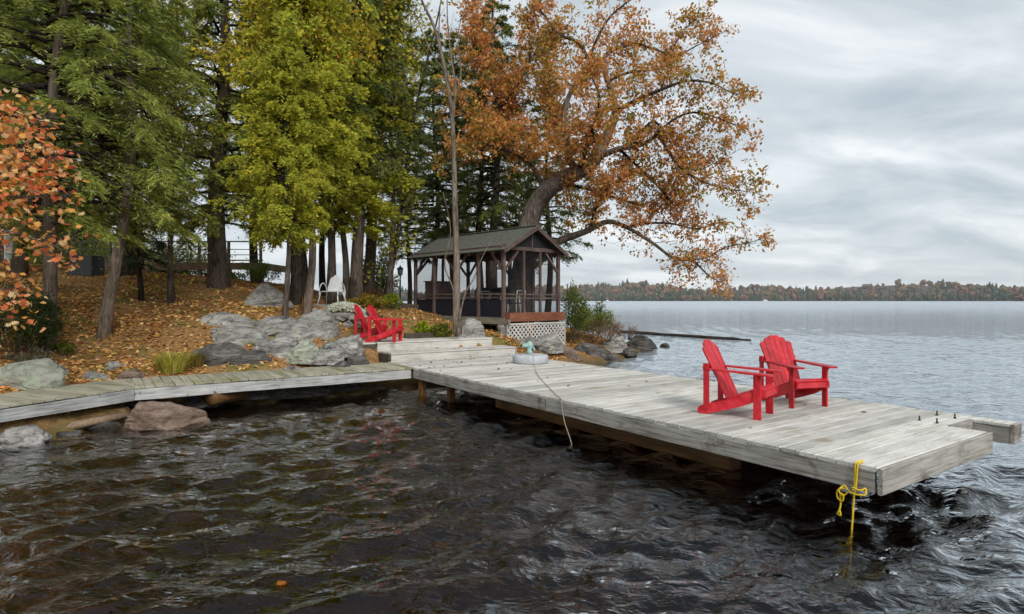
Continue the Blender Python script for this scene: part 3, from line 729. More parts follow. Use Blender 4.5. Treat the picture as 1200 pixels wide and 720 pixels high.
# landing where the two red chairs stand
landing = thing('landing_platform', 'small timber landing under the two red chairs beside the rocks', 'platform', (DA.x, DA.y, 0), DTH)
for k in range(10):
    MB().box((0, 0, 0), (1.28, .180, .04), ch=.006).build('plank', 'step', landing, (-.60, UA + .84 + k * .188, LAND - .022))
MB().box((0, 0, 0), (1.28, .04, .34)).build('edge_board', 'dark_timber', landing, (-.60, UA + .775, LAND - .21))
for k in range(5):
    MB().box((0, 0, 0), (1.3, .180, .04), ch=.006).build('plank', 'step', landing, (.73, UA + .84 + (5 + k) * .188, LAND - .021))
MB().box((0, 0, 0), (.05, 1.9, .30)).build('edge_board', 'dark_timber', landing, (-1.27, UA + 1.72, LAND - .19))

# retaining timbers in the leafy bank
for (pa, pb, za, zb, lab) in (((474, 388, 17.2), (520, 385, 17.6), 0, 0, 'short dark retaining timber in the leafy bank beside the step top'),
                              ((455, 366, 20.5), (489, 361, 21.2), 0, 0, 'low dark timber wall behind the lakeside gazebo corner'),
                              ((405, 374, 18.2), (446, 377, 18.0), 0, 0, 'weathered timber edging the bed above the two red landing chairs')):
    a, b_ = at(*pa), at(*pb); za = hz(a.x, a.y); zb = hz(b_.x, b_.y)
    a.z, b_.z = za + .05, zb + .05
    tag(MB().bar((0, 0, 0), b_ - a, .18, .30, ch=.02).build('retaining_timber', 'dark_timber', None, a), lab, 'timber')

# ------------------------------------------------------------------ adirondack chairs
def adirondack(label, loc, rz, group):
    """x across, +y the way it faces, z up"""
    t = thing('adirondack_chair', label, 'chair', loc, rz, group)
    YZ = Matrix(((0, 0, 1), (1, 0, 0), (0, 1, 0)))       # outline x,y -> chair y,z ; thickness -> x
    for s in (-1, 1):
        prof = [(.40, .29), (.405, .36), (.33, .375), (.10, .295), (-.12, .20), (-.40, .115), (-.455, .085), (-.475, .045), (-.455, .0), (-.34, .0), (-.10, .075), (.12, .15), (.30, .235)]
        MB().prism(prof, .028, Matrix.Translation((s * .245, 0, 0)) @ YZ.to_4x4()).build('side_rail', 'red', t)
        MB().box((0, 0, .285), (.026, .095, .57), ch=.004).build('front_leg', 'red', t, (s * .274, .30, 0))
        br = MB().prism([(0, 0), (.062, 0), (.062, -.02), (.028, -.075), (.012, -.15), (0, -.17)], .024, Matrix.Translation((s * .287, .30, .57)) @ Matrix(((s, 0, 0), (0, 0, 1), (0, 1, 0))).to_4x4())
        br.build('arm_bracket', 'red', t)
        # the arm: broad in front, narrowing to the back post
        a = [(.462, -.055), (.480, -.02), (.480, .075), (.455, .095), (.20, .095), (-.36, .045), (-.385, .03), (-.385, -.015), (-.36, -.03), (.2, -.055)]
        pl = [(s * (.27 + y - .02), x) for x, y in a]
        MB().prism(pl, .022, Matrix.Translation((0, 0, .582)) @ Matrix.Rotation(math.radians(-2.0), 4, 'X')).build('armrest', 'red', t)
        MB().box((0, 0, 0), (.028, .075, .60), ch=.004).build('back_post', 'red', t, (s * .274, -.345, .365))
    MB().box((0, 0, 0), (.58, .028, .07), ch=.004).build('back_rail', 'red', t, (0, -.372, .61))
    MB().box((0, 0, 0), (.46, .028, .075), ch=.004).build('back_rail', 'red', t, (0, -.115, .155))
    for k, (y, z, a) in enumerate(((.385, .318, -78), (.345, .381, -14), (.258, .358, 16), (.168, .326, 20), (.078, .290, 22), (-.012, .252, 23))):
        MB().box((0, 0, 0), (.53, .083, .02), ch=.006).build('seat_slat', 'red', t, (0, y, z), (math.radians(a), 0, 0))
    n = 6; lean = math.radians(25.5); top = (.80, .865, .895, .895, .865, .80)
    for k in range(n):
        q = (k - (n - 1) / 2); xb, xt = q * .072, q * .0915; L = top[k]; sl = q / abs(q)
        w0, w1 = .033, .0435
        e0, e1 = (.028, .0) if q < 0 else (.0, .028)
        if abs(q) < 1:
            e0, e1 = (.008, .0) if q < 0 else (.0, .008)
        pts = [(xb - w0, 0), (xb + w0, 0), (xt + w1, L - e1), (xt + w1 * .55, L + .012 - e1 * .6), (xt - w1 * .55, L + .012 - e0 * .6), (xt - w1, L - e0)]
        Mf = Matrix.Translation((0, -.058, .145)) @ Matrix.Rotation(lean, 4, 'X') @ Matrix(((1, 0, 0), (0, 0, -1), (0, 1, 0))).to_4x4()
        MB().prism(pts, .02, Mf).build('back_slat', 'red', t)
    return t
def face(dx, dy):
    return math.atan2(dy, dx) - math.pi / 2
# chair with its side to us; chair turned towards us
adirondack('red adirondack chair seen side-on, beside the tall-backed one on the dock', (3.0, 7.87, DECK + .003), face(.786, -.618), 'red adirondack chairs on the dock')
adirondack('red adirondack chair facing down the dock with its fanned slat back in full view', (4.08, 8.66, DECK + .003), face(.24, -.97), 'red adirondack chairs on the dock')
adirondack('red adirondack chair standing at the top of the pale steps', (-3.28, 15.55, LAND + .002), face(.995, -.10), 'red adirondack chairs on the landing')
adirondack('red adirondack chair on the landing next to the potted white flowers', (-3.86, 16.40, LAND + .002), face(.98, -.06), 'red adirondack chairs on the landing')

# ------------------------------------------------------------------ round base with teal figure, ropes
bp = Vector((.44, 14.3, DECK)); 
ub = thing('umbrella_base', 'round pale concrete base standing on the dock by the steps', 'base', bp + Vector((0, 0, .002)))
MB().lathe([(.40, 0), (.425, .02), (.43, .15), (.415, .185), (.36, .20), (.10, .205)], 40).build('disc', 'concrete', ub)
MB().lathe([(.07, .2), (.07, .225), (.05, .23)], 20).build('collar', 'concrete', ub)
tf = thing('teal_ornament', 'small pale teal ornament with a spouted head on the round base', 'ornament', bp + Vector((-.02, 0, .233)))
tf.scale = (.82, .82, .82)
MB().lathe([(.085, 0), (.09, .03), (.07, .08), (.075, .14), (.10, .20), (.105, .26), (.075, .30), (.045, .335), (.015, .35)], 18).build('body', 'teal', tf)
MB().tube([(-.02, -.02, .22), (-.10, -.04, .235), (-.17, -.06, .215), (-.21, -.07, .175)], [.085, .075, .055, .035], 12).build('spout', 'teal', tf)
MB().tube([(.06, 0, .18), (.12, -.02, .16), (.15, -.02, .10), (.12, -.01, .05)], [.03, .028, .026, .02], 8).build('handle', 'teal', tf)
def rope_pts(ctrl, n=10):
    P = [Vector(p) for p in ctrl]; o = []
    for i in range(len(P) - 1):
        p0, p1, p2, p3 = P[max(i - 1, 0)], P[i], P[i + 1], P[min(i + 2, len(P) - 1)]
        for k in range(n):
            t = k / n
            o.append(.5 * ((2 * p1) + (p2 - p0) * t + (2 * p0 - 5 * p1 + 4 * p2 - p3) * t * t + (3 * p1 - p0 - 3 * p2 + p3) * t ** 3))
    return o + [P[-1]]
def rope(name, ctrl, r, mat_, parent=None, n=10):
    return MB().tube(rope_pts(ctrl, n), r, 8).build(name, mat_, parent)
e1_ = gat(656, 468.5, DECK); 
ln = rope('mooring_line', [bp + Vector((.02, -.06, .245)), bp + Vector((.04, -.25, .215)), bp + Vector((.05, -.40, .20)), bp + Vector((.055, -.445, .12)), bp + Vector((.07, -.52, .012)), gat(630, 439, DECK + .012),
     gat(642, 453, DECK + .012), e1_ + Vector((.01, .03, .012)), e1_ + Vector((.02, -.05, -.01)), e1_ + Vector((.06, -.08, -.3)), e1_ + Vector((.16, -.14, -.62)), e1_ + Vector((.20, -.16, -.9))], .0065, 'rope')
tag(ln, 'thin pale mooring line crossing the deck and dropping over the edge into the water', 'rope')
yb = gat(1004, 543.5, DECK); nn = -DV
ypts = lambda *a: [yb + nn * x + DU * -y + Vector((0, 0, z)) for x, y, z in a]
yr = thing('yellow_rope', 'yellow rope knotted over the dock edge and trailing into the water', 'rope', yb + Vector((0, 0, -.6)))
def ychild(name, a, r):
    p = [q - yr.location for q in rope_pts(ypts(*a), 8)]
    MB().tube(p, r, 8).build(name, 'yellow', yr)
ychild('strand', ((-.10, .0, .012), (-.03, 0, .012), (.015, .0, .008), (.025, .0, -.03), (.03, 0, -.15), (.04, -.005, -.30), (.05, -.012, -.5), (.05, -.02, -.62), (.06, -.03, -1.0)), .0085)
ychild('strand', ((-.08, .02, .012), (-.03, .018, .012), (.015, .02, .008), (.028, .018, -.05), (.035, .01, -.2), (.045, .0, -.27)), .008)
ychild('knot', ((.04, -.03, -.24), (.07, .0, -.21), (.06, .06, -.22), (.03, .09, -.20), (.06, .10, -.25), (.08, .02, -.26), (.05, -.05, -.25), (.03, -.10, -.22), (.06, -.13, -.27), (.05, -.10, -.31), (.02, -.06, -.27)), .0078)
ychild('loose_end', ((.05, -.09, -.24), (.06, -.14, -.27), (.05, -.15, -.34), (.06, -.10, -.36), (.06, -.09, -.31), (.05, -.12, -.30), (.05, -.12, -.40), (.06, -.13, -.46), (.05, -.15, -.49), (.05, -.12, -.50), (.05, -.13, -.45)), .008)

# ------------------------------------------------------------------ gazebo (screened, gabled)
GZ0 = Vector((-.26, 18.4, 1.58)); GTH = math.atan2(.678, .7346)
gz = thing('gazebo', 'dark brown screened gazebo with a mossy gable roof on the lake shore', 'gazebo', GZ0, GTH)
GW, GL, PH = 2.46, 4.84, 2.10
def gbox(name, c, s, mat_, parent=gz, rot=(0, 0, 0), ch=.004):
    return MB().box((0, 0, 0), s, ch=ch).build(name, mat_, parent, c, rot)
posts = [(0, y) for y in (0, 1.2, 2.4, 3.66, GL)] + [(GW, y) for y in (0, 1.2, 2.4, 3.66, GL)] + [(.86, 0), (1.60, 0), (1.23, GL)]
for x, y in posts:
    mid = (x not in (0, GW)); w = .075 if mid else .105
    gbox('post', (x, y, PH / 2), (w, w, PH), 'gz_post')
for x in (0, GW):
    gbox('wall_plate', (x, GL / 2, PH + .07), (.12, GL + .3, .14), 'gz_floor' if False else 'gz_beam')
    for z in (.62, .74):
        for y0, y1 in zip((0, 1.2, 2.4, 3.66), (1.2, 2.4, 3.66, GL)):
            if z < .7 or x == 0:
                gbox('rail', (x, (y0 + y1) / 2, z), (.05, y1 - y0 - .11, .05), 'gz_beam')
gbox('wall_plate', (GW / 2, -.002, PH + .068), (GW + .30, .10, .12), 'gz_beam'); gbox('wall_plate', (GW / 2, GL + .002, PH + .068), (GW + .30, .10, .12), 'gz_beam')
for x0, x1 in ((0, .86), (.86, 1.60), (1.60, GW)):
    for z in (.60, .72):
        gbox('rail', ((x0 + x1) / 2, 0, z), (x1 - x0 - .10, .045, .045), 'gz_beam')
gbox('rail', (GW / 2, GL, .66), (GW - .12, .05, .05), 'gz_beam')
for (x, y, dx, dy) in [(0, 0, 0, 1), (0, 2.4, 0, 1), (0, 2.4, 0, -1), (0, GL, 0, -1), (GW, 0, 0, 1), (GW, GL, 0, -1), (GW, 2.4, 0, 1), (0, GL, 1, 0), (GW, GL, -1, 0), (GW, 0, -1, 0), (0, 0, 1, 0)]:
    MB().bar((x + dx * .05, y + dy * .05, PH - .62), (x + dx * .60, y + dy * .60, PH - .02), .06, .07).build('brace', 'gz_post', gz)
# floor, frame and stone piers
gbox('floor_slab', (GW / 2, GL / 2, -.03), (GW + .10, GL + .10, .05), 'gz_floor')
gbox('floor_beam', (-.03, GL / 2 - .1, -.13), (.09, GL + .4, .15), 'gz_floor'); gbox('floor_beam', (GW + .02, GL / 2, -.14), (.09, GL, .15), 'gz_floor')
gbox('front_sill', (GW / 2 + .02, -.16, .015), (GW + .02, .24, .27), 'gz_red'); gbox('floor_beam', (GW / 2, GL - .05, -.13), (GW - .1, .09, .14), 'gz_beam')
for x, y in ((.05, .05), (GW - .05, .05), (.05, 2.4), (GW - .05, 2.4), (.05, GL - .1), (GW - .05, GL - .1), (.75, .12), (1.75, .12)):
    w = GZ0 + Matrix.Rotation(GTH, 3, 'Z') @ Vector((x, y, 0)); zb = hz(w.x, w.y) - GZ0.z - .15
    zt = -.21
    rg = random.Random(int(x * 100 + y * 10)); h = zt - zb
    if h > .05:
        b_ = MB().lathe([(.20, 0), (.22, h * .3), (.19, h * .55), (.21, h * .8), (.17, h)], 9, smooth=False)
        b_.v = [(p[0] * rg.uniform(.85, 1.15), p[1] * rg.uniform(.85, 1.15), p[2]) for p in b_.v]
        b_.build('stone_pier', 'rock_pale', gz, (x, y, zb))
# roof: two slopes with shingle courses, rake boards, rafters
EZ, RZ, OH, OF = PH + .08, PH + .79, .20, .24
sl = math.atan2(RZ - EZ, GW / 2); SLl = (GW / 2 + OH) / math.cos(sl)
m, nt, out = new_mat('mossy_shingle')
t_ = nd(nt, 'ShaderNodeTexCoord')
na = nd(nt, 'ShaderNodeTexNoise', {'Vector': t_.outputs['Object'], 'Scale': 1.5, 'Detail': 6.0, 'Roughness': 0.7})
nb = nd(nt, 'ShaderNodeTexNoise', {'Vector': t_.outputs['Object'], 'Scale': 22.0, 'Detail': 4.0})
c = ramp(nt, nb.outputs['Fac'], ((0.3, (0.06, 0.060, 0.056)), (0.7, (0.19, 0.188, 0.172)))).outputs[0]
c = mixc(nt, ramp(nt, na.outputs['Fac'], ((0.47, (0, 0, 0)), (0.62, (.8, .8, .8)))).outputs[0], c, (0.10, 0.125, 0.075))
nl = nd(nt, 'ShaderNodeTexNoise', {'Vector': t_.outputs['Object'], 'Scale': 6.0, 'Detail': 6.0, 'Roughness': 0.75})
c = mixc(nt, ramp(nt, nl.outputs['Fac'], ((0.60, (0, 0, 0)), (0.66, (.7, .7, .7)))).outputs[0], c, (0.22, 0.14, 0.075))
pb = nd(nt, 'ShaderNodeBsdfPrincipled', {'Base Color': c, 'Roughness': 0.9, 'Specular IOR Level': 0.15})
nt.links.new(pb.outputs[0], out.inputs[0]); MT['shingle'] = m
for s in (-1, 1):
    rf = MB().box((0, 0, 0), (SLl, GL + 2 * OF, .035))
    a = s * sl
    ctr = Vector((GW / 2 + s * math.cos(sl) * SLl / 2, GL / 2, RZ - math.sin(sl) * SLl / 2))
    ro = rf.build('roof', 'dark_timber', gz, ctr, (0, a, 0))
    nc = 12; cw = SLl / nc
    for k in range(nc):
        rg = random.Random(k * 7 + s)
        cm = MB(); nseg = 18; Ls = (GL + 2 * OF + .04) / nseg
        for j in range(nseg):
            cm.box((s * (-SLl / 2 + cw * (k + .52)), -(GL + 2 * OF + .04) / 2 + Ls * (j + .5), .026 + rg.uniform(0, .004)), (cw * 1.1, Ls - .006, .012), (0, s * .07, 0))
        cm.build('shingle_course', 'shingle', ro)
    for y in (-OF - .02, GL + OF + .02):
        gbox('rake_board', ctr + Vector((0, y - GL / 2, -.035)), (SLl + .03, .035, .13), 'gz_beam', gz, (0, a, 0))
    for y in np.arange(.3, GL, .6):
        gbox('rafter', ctr + Vector((0, float(y) - GL / 2, -.07)), (SLl - .05, .045, .09), 'gz_beam', gz, (0, a, 0))
gbox('ridge_cap', (GW / 2, GL / 2, RZ + .035), (.20, GL + 2 * OF + .05, .03), 'shingle')
# screens: dark insect mesh in every bay and gable
m, nt, out = new_mat('insect_screen')
tr = nd(nt, 'ShaderNodeBsdfTransparent', {'Color': (1, 1, 1, 1)}); df = nd(nt, 'ShaderNodeBsdfDiffuse', {'Color': (0.04, 0.04, 0.042, 1)})
ms = nd(nt, 'ShaderNodeMixShader', {0: 0.13, 1: tr.outputs[0], 2: df.outputs[0]}); nt.links.new(ms.outputs[0], out.inputs[0]); MT['screen'] = m
for x in (0, GW):
    for y0, y1 in zip((0, 1.2, 2.4, 3.66), (1.2, 2.4, 3.66, GL)):
        gbox('screen_panel', (x + .01, (y0 + y1) / 2, PH / 2), (.003, y1 - y0 - .10, PH - .03), 'screen', ch=0)
for x0, x1 in ((0, .86), (.86, 1.60), (1.60, GW)):
    gbox('screen_panel', ((x0 + x1) / 2, .01, PH / 2), (x1 - x0 - .09, .003, PH - .03), 'screen', ch=0)
for x0, x1 in ((0, 1.23), (1.23, GW)):
    gbox('screen_panel', ((x0 + x1) / 2, GL - .01, PH / 2), (x1 - x0 - .09, .003, PH - .03), 'screen', ch=0)
for y in (0, GL):
    MB().prism([(-GW / 2 - .02, .0), (GW / 2 + .02, 0), (0, .655)], .02, Matrix.Translation((GW / 2, y + .02, PH + .12)) @ Matrix(((1, 0, 0), (0, 0, 1), (0, 1, 0))).to_4x4()).build('gable_screen', paint('gable_mesh', (0.010, 0.010, 0.011), .8), gz)
    gbox('mullion', (GW / 2, y - .01, PH + .42), (.035, .035, .60), 'gz_post')
# solid dark kick panels along the left side
for y0, y1 in zip((0, 1.2, 2.4, 3.66), (1.2, 2.4, 3.66, GL)):
    gbox('kick_panel', (.03, (y0 + y1) / 2, .29), (.02, y1 - y0 - .11, .55), paint('navy_canvas', (.012, .014, .028), .8), ch=0)
# lattice skirt, slat by slat
LB, LT, LX = -.97, -.20, GW + .14
def clip_diag(c, s):                                     # the line z = LB + s*(x - c) inside the skirt
    pts = []
    for x in (-.05, LX - .05):
        z = LB + s * (x - c)
        if LB <= z <= LT: pts.append((x, z))
    for z in (LB, LT):
        x = c + (z - LB) / s
        if -.05 < x < LX - .05: pts.append((x, z))
    return (min(pts), max(pts)) if len(pts) >= 2 else None
k = -.9
while k < LX + .9:
    for s, yy in ((1, -.205), (-1, -.216)):
        q = clip_diag(k, s)
        if q and math.hypot(q[1][0] - q[0][0], q[1][1] - q[0][1]) > .06:
            MB().bar((q[0][0], yy, q[0][1]), (q[1][0], yy, q[1][1]), .009, .040).build('lattice_slat', 'lattice', gz)
    k += .165
for a, b_ in (((-.05, -.225, LT), (LX - .05, -.225, LT)), ((-.05, -.225, LB), (-.05, -.225, LT)), ((LX - .05, -.225, LB), (LX - .05, -.225, LT + .12))):
    MB().bar(a, b_, .014, .05).build('lattice_frame', 'lattice', gz)
# what stands inside it
RG = Matrix.Rotation(GTH, 3, 'Z')
def ing(x, y, z=0.0):
    return GZ0 + RG @ Vector((x, y, z))
FL = -.004
bn = thing('bench', 'dark slatted settle with navy cushions along the gazebo back wall', 'bench', ing(GW - .36, 3.1, FL), GTH)
MB().box((0, 0, .40), (.56, 2.2, .06), ch=.01).build('seat', 'gz_beam', bn)
MB().box((.25, 0, .72), (.05, 2.2, .60), ch=.01).build('backrest', 'gz_beam', bn)
for s in (-1, 1):
    for x in (-.22, .22):
        MB().box((x, s * 1.0, .185), (.06, .06, .37)).build('leg', 'gz_post', bn)
    MB().box((-.02, s * .53, .485), (.50, 1.02, .11), ch=.03).build('cushion', 'cushion', bn)
    MB().box((.17, s * .53, .76), (.10, 1.0, .42), ch=.03).build('cushion', 'cushion', bn)
cb = thing('cabinet', 'tall dark cabinet at the far end inside the gazebo', 'cabinet', ing(.62, 4.3, FL), GTH)
MB().box((0, 0, .62), (.85, .45, 1.18), ch=.01).build('body', 'gz_beam', cb); MB().box((0, 0, .02), (.80, .40, .04)).build('plinth', 'gz_post', cb)
MB().box((0, 0, 1.225), (.95, .52, .03), ch=.006).build('top', 'gz_beam', cb)
for s in (-1, 1):
    d = MB().box((s * .205, -.235, .62), (.39, .02, 1.08), ch=.005).build('door', 'gz_post', cb)
    MB().box((s * .05, -.255, .66), (.016, .02, .10)).build('handle', 'black', d)
tb = thing('dining_table', 'pale topped table inside the gazebo front bay', 'table', ing(1.05, 1.15, FL), GTH)
MB().box((0, 0, .73), (1.1, .8, .03), ch=.01).build('table_top', 'concrete', tb)
for sx in (-1, 1):
    for sy in (-1, 1):
        MB().tube([(sx * .42, sy * .30, .715), (sx * .46, sy * .33, .003)], .018, 8).build('leg', 'white', tb)
def bistro(label, loc, rz):
    t = thing('metal_chair', label, 'chair', loc, rz, 'chairs in the gazebo')
    MB().box((0, 0, .445), (.42, .42, .03), ch=.012).build('seat', 'cushion', t)
    for sx in (-1, 1):
        MB().tube([(sx * .18, .18, .43), (sx * .20, .21, .003)], .012, 8).build('leg', 'white', t)
        MB().tube([(sx * .20, -.23, .003), (sx * .19, -.19, .43), (sx * .18, -.24, .86)], .012, 8).build('leg', 'white', t)
    for z in (.62, .74, .85):
        MB().tube([(-.18, -.215 - (z - .6) * .1, z), (0, -.24 - (z - .6) * .1, z), (.18, -.215 - (z - .6) * .1, z)], .011, 8).build('back_bar', 'white', t)
bistro('white metal chair at the gazebo table, back to the front screen', ing(.95, .44, FL), GTH)
bistro('white metal chair at the gazebo table, facing the front screen', ing(1.1, 1.92, FL), GTH + math.pi)
lp = thing('pendant_lamp', 'pale domed lamp hanging near the gazebo front corner', 'lamp', ing(.42, .55, 0))
MB().tube([(0, 0, 1.72), (0, 0, PH + .42)], .006, 6).build('cord', 'black', lp)
MB().lathe([(.16, 1.52), (.155, 1.56), (.11, 1.66), (.04, 1.72), (.015, 1.74)], 20).build('shade', 'concrete', lp)

# ------------------------------------------------------------------ white chair, flower pot, stone wall, lamp post
wc = at(389, 356, 18.6); wz = hz(wc.x, wc.y)
slab = tag(MB().prism([(-.62, -.45), (.55, -.5), (.72, -.1), (.6, .42), (-.3, .5), (-.7, .2)], .10).build('stone_slab', 'rock_pale', None, (wc.x, wc.y, wz + .06)), 'flat pale stone slab under the white garden chair', 'slab')
wt = thing('garden_chair', 'white metal garden chair with a bell-shaped back on a stone slab', 'chair', (wc.x, wc.y, wz + .112), math.radians(172))
XZ = Matrix(((1, 0, 0), (0, 0, -1), (0, 1, 0))).to_4x4()
bell = [(-.24, 0), (.24, 0), (.25, .12), (.21, .26), (.19, .38), (.15, .45), (.07, .48), (.05, .53), (-.05, .53), (-.07, .48), (-.15, .45), (-.19, .38), (-.21, .26), (-.25, .12)]
MB().prism(bell, .02, Matrix.Translation((0, -.22, .40)) @ Matrix.Rotation(math.radians(9), 4, 'X') @ XZ).build('backrest', 'white', wt)
MB().box((0, .02, .40), (.50, .48, .025), ch=.01).build('seat', 'white', wt)
for s in (-1, 1):
    arc = [(s * .30, .27 * math.cos(a) - .02, .36 + .30 * math.sin(a)) for a in np.linspace(-.4, math.pi + .4, 14)]
    MB().tube(arc, .018, 8).build('arm', 'white', wt)
    MB().tube([(s * .27, .20, .39), (s * .33, .30, .0)], .018, 8).build('leg', 'white', wt)
    MB().tube([(s * .27, -.18, .39), (s * .34, -.34, .0)], .018, 8).build('leg', 'white', wt)
    MB().tube([(s * .30, -.28, .36), (s * .10, -.30, .62)], .012, 8).build('brace', 'white', wt)

lp0 = at(469, 352, 24.0); lz = hz(lp0.x, lp0.y)
lamp = thing('lamp_post', 'slim black lantern post by the lake next to the gazebo', 'lamp post', (lp0.x, lp0.y, lz - .03))
Hh = CAM_Z - (322 - HOR) / FPX * 24 - lz
MB().lathe([(.07, 0), (.07, .12), (.035, .16), (.03, Hh - .05), (.05, Hh)], 12).build('post', 'black', lamp)
MB().lathe([(.06, Hh), (.10, Hh + .03), (.12, Hh + .24), (.05, Hh + .25)], 8, smooth=False).build('lantern_glass', paint('smoked_glass', (.12, .13, .13), .2), lamp)
MB().lathe([(.15, Hh + .245), (.10, Hh + .31), (.03, Hh + .35), (.012, Hh + .42)], 8, smooth=False).build('lantern_cap', 'black', lamp)

# ------------------------------------------------------------------ cottage, raised deck and air conditioner among the trees
hs0 = Vector((-33.0, 29.0, 2.9))
ct = thing('cottage', 'dark brown cottage half hidden behind the hemlock trunks', 'cottage', hs0)
siding = wood('brown_siding', ((0.3, (.035, .026, .020)), (0.5, (.07, .052, .04)), (0.72, (.11, .085, .065))), 'x')
for k in range(24):
    MB().box((0, 0, 0), (10.0, .03, .165), (math.radians(-4), 0, 0)).build('siding_board', siding, ct, (5.0, 0, -.1 + k * .155))
MB().box((5, 2.6, 1.7), (9.9, 5.0, 3.9)).build('wall', siding, ct)
for x in (1.4, 4.2, 7.2, 9.0):
    f_ = MB().box((0, 0, 0), (1.2, .08, 1.4)).build('window', 'white', ct, (x, -.03, 1.9))
    for sx in (-1, 1):
        MB().box((sx * .28, -.045, 0), (.50, .02, 1.24)).build('pane', paint('painted_sky_pane', (.30, .36, .40), .08, .05, 0, spec=.8), f_)  # pale sky reflection put into the glass base colour
for s in (-1, 1):
    MB().box((0, 0, 0), (10.8, 3.4, .08)).build('roof', 'shingle', ct, (5, 2.6 + s * 1.5, 4.3), (-s * .45, 0, 0))
rd = thing('raised_deck', 'raised timber deck with slim railings behind the big hemlock trunk', 'deck', (-17.6, 24.2, 0))
DZ = 3.62
for k in range(16):
    MB().box((0, 0, 0), (7.5, .19, .04)).build('deck_board', 'gz_floor', rd, (3.75, .1 + k * .2, DZ))
for k, (a, b_) in enumerate((((0, -.01), (7.5, -.01)), ((7.52, 0), (7.52, 3.2)))):
    MB().bar((*a, DZ - .13), (*b_, DZ - .13), .05, .28).build('rim_board', 'log', rd)
for x in (.1, 1.3, 2.5, 3.7, 4.9, 6.1, 7.4):
    zb = hz(-17.6 + x, 24.3) - .1
    MB().box((0, 0, (zb + DZ - .26) / 2), (.14, .14, DZ - .26 - zb)).build('support_post', 'gz_floor', rd, (x, .12, 0))
    zb = hz(-17.6 + x, 27.2) - .1
    MB().box((0, 0, (zb + DZ - .26) / 2), (.14, .14, DZ - .26 - zb)).build('support_post', 'gz_floor', rd, (x, 3.0, 0))
    MB().box((x, .05, DZ + .44), (.09, .09, .85)).build('rail_post', 'gz_floor', rd)
MB().box((3.75, .05, DZ + .88), (7.6, .13, .04)).build('top_rail', 'gz_floor', rd)
MB().box((3.75, .05, DZ + .12), (7.5, .05, .05)).build('bottom_rail', 'gz_floor', rd)
for z_ in (.34, .56):
    MB().box((3.75, .05, DZ + z_), (7.4, .022, .03)).build('mid_rail', 'gz_floor', rd)
ac0 = at(101, 318, 19.5); 
ac = thing('air_conditioner', 'boxy grey louvred cooling unit on the slope behind the pale leaning trunk', 'unit', (ac0.x, ac0.y, hz(ac0.x, ac0.y) - .03))
MB().box((0, .0, .36), (.78, .62, .70), ch=.02).build('housing', paint('ac_grey', (.05, .056, .06), .5), ac)
for k in range(9):
    MB().box((0, -.325, .10 + k * .066), (.70, .02, .022)).build('louvre', paint('ac_louvre', (.09, .10, .105), .5) if k == 0 else bpy.data.materials['ac_louvre'], ac)
# ------------------------------------------------------------------ rocks
def rock_mesh(name, seed, size, sub=5, cuts=11, amp=0.30, flat=0.35):
    bm_ = bmesh.new(); bmesh.ops.create_icosphere(bm_, subdivisions=sub, radius=1.0)
    V_ = np.array([v.co[:] for v in bm_.verts]); F_ = np.array([[v.index for v in f.verts] for f in bm_.faces]); bm_.free()
    rg = np.random.default_rng(seed)
    V_ = V_ * (1 + amp * fbm(V_ * 1.3 + seed * 3.1, seed, 3))[:, None]
    for k in range(cuts):                                # split faces, as in broken bedrock
        n = unit(rg.standard_normal(3)); n[2] = abs(n[2]) * .8; n = unit(n); d = rg.uniform(.55, .85)
        h = V_ @ n - d; V_ = V_ - np.where(h > 0, h * .85, 0)[:, None] * n
    rdg = 1 - np.abs(fbm(V_ * np.array([2.2, 2.2, 4.5]), seed + 9, 4)); V_ = V_ + unit(V_) * (0.10 * (rdg - .6) + 0.03 * fbm(V_ * 8.0, seed + 19, 3))[:, None]
    V_[:, 2] = np.where(V_[:, 2] < -flat, -flat + (V_[:, 2] + flat) * .15, V_[:, 2])
    V_ = V_ * np.array(size) / 2
    return np_mesh(name, V_, F_, True)
def rock(px, py, d, w, h, label, mat_='rock', seed=0, dep=None, rz=0.0, name='boulder', group=None, sink=.25):
    if 225 < px < 412 and 380 < py < 440:
        w *= 1.22; h *= 1.22; dep = (dep or w * .6) * 1.2
    """px,py: the middle of its foot in the photo; d its depth; w,h its size in metres"""
    c = at(px, py, d); dep = dep or w * .8
    me = rock_mesh(name, seed, (w, dep, h * 1.5))
    o = link(name, me, mat_, None, (c.x, c.y + dep * .25, c.z + h * (.5 - sink)), (0, 0, rz))
    return tag(o, label, 'rock' if name != 'boulder' else 'boulder', group)
rock(18, 464, 10.2, 1.5, .72, 'large pale lichen-covered boulder beside the end of the boardwalk', 'rock_lichen', 3, 1.2)
rock(58, 452, 11.2, .75, .45, 'grey boulder leaning behind the pale lichen boulder', 'rock', 5)
rock(106, 452, 11.3, .62, .30, 'small rounded pale stone at the boardwalk edge', 'rock_pale', 8)
rock(146, 447, 11.6, .55, .24, 'low flat pinkish stone beside the yellow grass tuft', 'rock_pink', 9)
rock(128, 442, 12.0, .66, .30, 'grey stone tucked behind the small stones of the boardwalk', 'rock', 12)
rock(84, 388, 14.2, .55, .28, 'dark stone in the leaves between the two leaning trunks', 'rock_dark', 13)
rock(312, 360, 17.0, 1.35, .72, 'big grey boulder under the slim cedar sapling', 'rock', 21, 1.1)
rock(248, 400, 14.6, 1.9, .62, 'sloping grey bedrock slab half covered in fallen leaves', 'rock', 31, 2.0, .5)
rock(258, 428, 13.2, 1.25, .46, 'dark streaked bedrock right above the boardwalk bend', 'rock_dark', 33, .9, .2)
rock(292, 432, 13.1, .9, .30, 'low dark ledge beside the boardwalk below the outcrop', 'rock_dark', 34, .8)
rock(316, 392, 14.8, 1.25, .40, 'smooth grey bedrock hump below the big boulder', 'rock', 36, 1.2, .2)
